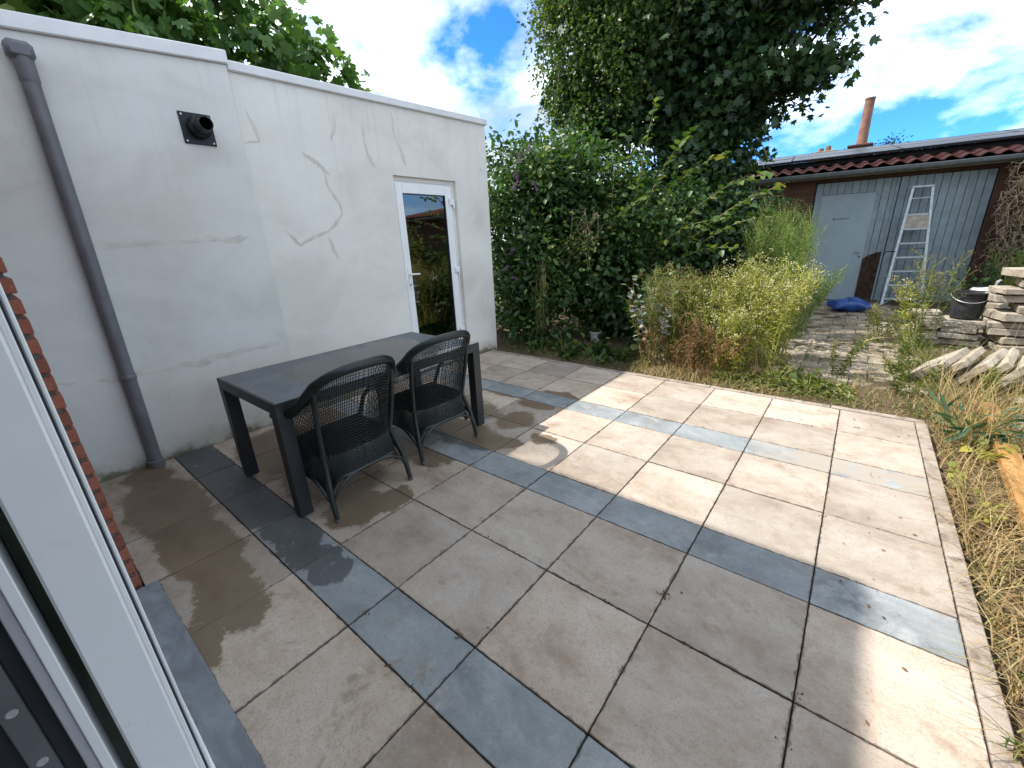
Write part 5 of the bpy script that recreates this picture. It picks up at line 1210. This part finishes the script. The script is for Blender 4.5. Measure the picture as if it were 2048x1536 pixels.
for k, (x, y, h_) in enumerate(sorted([(1.25, 4.35, .20), (1.5, 4.25, .22), (1.62, 4.55, .24), (1.05, 4.2, .16), (1.75, 4.3, .16)], key=lambda p: ucoord(p[0], p[1]))):
    rosette('leafy_plant', (x, y), 16, (.05, .10), 'oval', 'leaf_weed', 'fresh green leafy plant at near end of the garden path, %s of 5' % ORDN[k], group='sunny plants by the path', h=h_)
# dry climber on the shed corner
CB = Vector((4.0, 9.9, .05)); cl = empty('dry_climber', CB); tag(cl, 'tangle of dry brown climber stems on the right of the shed', 'climber')
mb = MB(); LP = []
for k in range(340):
    p = Vector((3.52+rnd.random()*1.3, 10.15+rnd.uniform(-.15, .12), rnd.uniform(1.0, 2.42))); pts = [p]
    d = Vector((rnd.uniform(-1, .8), rnd.uniform(-.8, .1), rnd.uniform(-.4, .6)))
    for q in range(10):
        d = (d*.75+Vector((rnd.gauss(0, .42), rnd.gauss(0, .3), rnd.gauss(-.24, .38)))).normalized(); p = p+d*.085; p.y = min(max(p.y, 9.75), 10.36); p.z = max(p.z, .1); p.x = max(p.x, 3.42+.22*rnd.random()); pts.append(p.copy())
    mb.tube(pts, [rnd.uniform(.005, .010)*(1-.06*i) for i in range(11)], 4, False)
    LP += [tuple(pts[rnd.randrange(11)]) for _ in range(3)]
for k in range(6): limb(mb, CB+Vector((rnd.uniform(-.5, .6), .1, 0)), (3.4+rnd.random()*1.2, 10.2, 1.9), .02, .008, 8, .06, 6)
rel(cl, mb, 'stem', 'twig'); n = len(LP); leaves('leaf', np.array(LP)-np.array(CB), rdir(n), rdir(n), RNG.uniform(.04, .09, n), 'oval', 'leaf_brown', cl)
shrub('ivy_shrub', (3.9, 9.4), [((3.85, 9.5, .55), (.42, .35, .5), .4), ((4.6, 9.2, .8), (.6, .5, .8), .4)], 120, 26, (.12, .12, .1), (.05, .09), 'wide', 'leaf_bush', 'green shrub at the foot of the dry climber right of the shed door', group=None, nstem=4)
# bushes further right, outside the photo but mirrored in the annex door
shrub('garden_bush', (5.2, 8.6), [((5.3, 8.5, .8), (.9, .7, .9), .5), ((6.6, 9.0, 1.0), (.9, .6, 1.1), .5)], 200, 26, (.16, .16, .14), (.06, .11), 'wide', 'leaf_weed', 'green bush right of the slab stacks, mirrored in the annex door', group=None, nstem=6)

# ---- ground cover (stuff)
def blades(name, regions, mat, wid=.0035, stuff_label=None):
    V, F, var = [], [], []; c = 0
    for (n, x0, x1, y0, y1, l0, l1, flat) in regions:
        x = RNG.uniform(x0, x1, n); y = RNG.uniform(y0, y1, n); L = RNG.uniform(l0, l1, n); a = RNG.uniform(0, 6.283, n); f = np.clip(RNG.normal(flat, .22, n), .05, 1.45)
        z0 = -.035+.10*np.clip((y-4)/6, 0, 1)+np.where((x < 2.56) & (y < 3.86), .04, .0)
        sx, sy = -np.sin(a)*wid, np.cos(a)*wid; rows = []
        for k in range(4):
            t = k/3; out = L*np.sin(f*t*1.15)*t; zz = z0+L*np.cos(f*t)*t*.92 + .004
            w = 1-.85*t
            px_, py_ = x+np.cos(a)*out, y+np.sin(a)*out
            zz = np.maximum(zz, np.where((px_ < 2.56) & (py_ < 3.85), .006, -.03))
            rows.append(np.stack([px_-sx*w, py_-sy*w, zz], 1)); rows.append(np.stack([px_+sx*w, py_+sy*w, zz], 1))
        V.append(np.stack(rows, 1).reshape(-1, 3)); i = np.arange(n)*8+c
        for k in range(3): F.append(np.stack([i+2*k, i+2*k+1, i+2*k+3, i+2*k+2], 1))
        var.append(np.repeat(RNG.random(n), 8)); c += n*8
    o = np_mesh(name, np.concatenate(V), np.concatenate(F), np.concatenate(var), mat); tag(o, stuff_label, 'grass', kind='stuff'); return o
blades('dry_grass', [(2600, 2.585, 3.3, .3, 2.6, .08, .34, 1.05), (1500, 2.6, 3.3, 2.5, 4.4, .08, .30, 1.0), (700, 2.8, 4.6, .3, 5, .1, .35, .8), (800, .0, 1.5, 3.88, 4.35, .06, .22, 1.1), (500, 1.4, 2.75, 3.9, 4.6, .05, .16, 1.1), (900, .05, 1.5, 4.2, 5.4, .1, .4, .6), (260, 2.62, 3.05, 3.3, 4.4, .35, .7, .55), (90, 2.5, 3.4, 3.8, 6.0, .4, .8, .7), (160, 2.565, 2.63, .5, 3.8, .08, .26, 1.2), (120, .3, 2.5, 3.862, 3.92, .05, .18, 1.2)], 'straw', .0030, 'dry straw coloured grass along the right and far kerbs')
blades('green_grass', [(900, 2.45, 3.5, 3.9, 6.5, .06, .26, .6), (1400, .3, 2.7, 3.95, 4.9, .04, .14, .7), (500, -1.9, .2, 3.95, 4.8, .05, .18, .7), (900, 1.45, 2.8, 4.6, 9.0, .03, .11, .75), (700, 2.35, 2.8, 4.6, 7.5, .05, .22, .6), (300, 2.6, 3.2, .5, 4, .05, .2, .8)], 'leaf_weed', .0030, 'short green grass and seedlings along the kerb and path')
def litter(name, regions, mats, kind='oval'):
    P, sz = [], []
    for (n, x0, x1, y0, y1, s0, s1) in regions:
        for k in range(n):
            x, y = rnd.uniform(x0, x1), rnd.uniform(y0, y1); z = .006 if (x < 2.56 and y < 3.85) else gz(x, y)+.022; P.append((x, y, z)); sz.append(rnd.uniform(s0, s1))
    n = len(P); N = rdir(n)*.35+np.array([0, 0, 1.0]); o = leaves(name, np.array(P), N, rdir(n), np.array(sz), kind, mats); return o
o = litter('leaf_litter', [(500, -2, 1.6, 3.87, 5.2, .02, .06), (700, 2.58, 4.2, .3, 5.2, .02, .06), (250, 1.4, 2.8, 4.0, 7, .015, .04), (30, -2, 2.4, .0, 3.7, .006, .016), (40, .2, 2.4, 3.3, 3.78, .008, .024), (30, 2.1, 2.45, .8, 3.7, .008, .022)], 'leaf_brown'); tag(o, 'brown leaf litter scattered on the bare soil', 'leaf litter', kind='stuff')
# low creeping green cover
n = 2600; x = np.concatenate([RNG.uniform(.9, 2.1, 1300), RNG.uniform(-1.9, .2, 800), RNG.uniform(2.4, 3.3, 500)]); y = np.concatenate([RNG.normal(4.2, .14, 1300).clip(3.9, 4.9), RNG.uniform(3.98, 4.7, 800), RNG.uniform(4.0, 6.5, 500)])
z = -.03+.10*np.clip((y-4)/6, 0, 1)+RNG.uniform(.01, .08, n)
o = leaves('creeping_weeds', np.stack([x, y, z], 1), rdir(n, 1.6), rdir(n), RNG.uniform(.02, .055, n), 'oval', 'leaf_weed'); tag(o, 'creeping green weeds covering soil by the far kerb', 'ground cover', kind='stuff')
# dirt crumbs in the tile joints
P = []
for k in range(110):
    if rnd.random() < .5: x = rnd.choice([i*T_ for i in range(-3, 5)])+rnd.gauss(0, .006); y = rnd.uniform(-.4, 3.75)
    else: x = rnd.uniform(-1.9, 2.45); y = rnd.choice([a for a, b, m in ys[1:]])+rnd.gauss(0, .006)
    for q in range(rnd.randint(2, 8)): P.append((x+rnd.gauss(0, .014), y+rnd.gauss(0, .006), .002))
for (x, y) in ((.93, .25), (1.51, .93)):
    for q in range(30): P.append((x+rnd.gauss(0, .011), y+rnd.gauss(0, .009), .004+abs(rnd.gauss(0, .006))))
n = len(P); o = leaves('joint_dirt', np.array(P), rdir(n, .9), rdir(n), RNG.uniform(.004, .013, n), 'bit', 'leaf_brown', None, RNG.random(n)*.25); tag(o, 'dark soil crumbs and moss bits along the tile joints', 'dirt', kind='stuff')
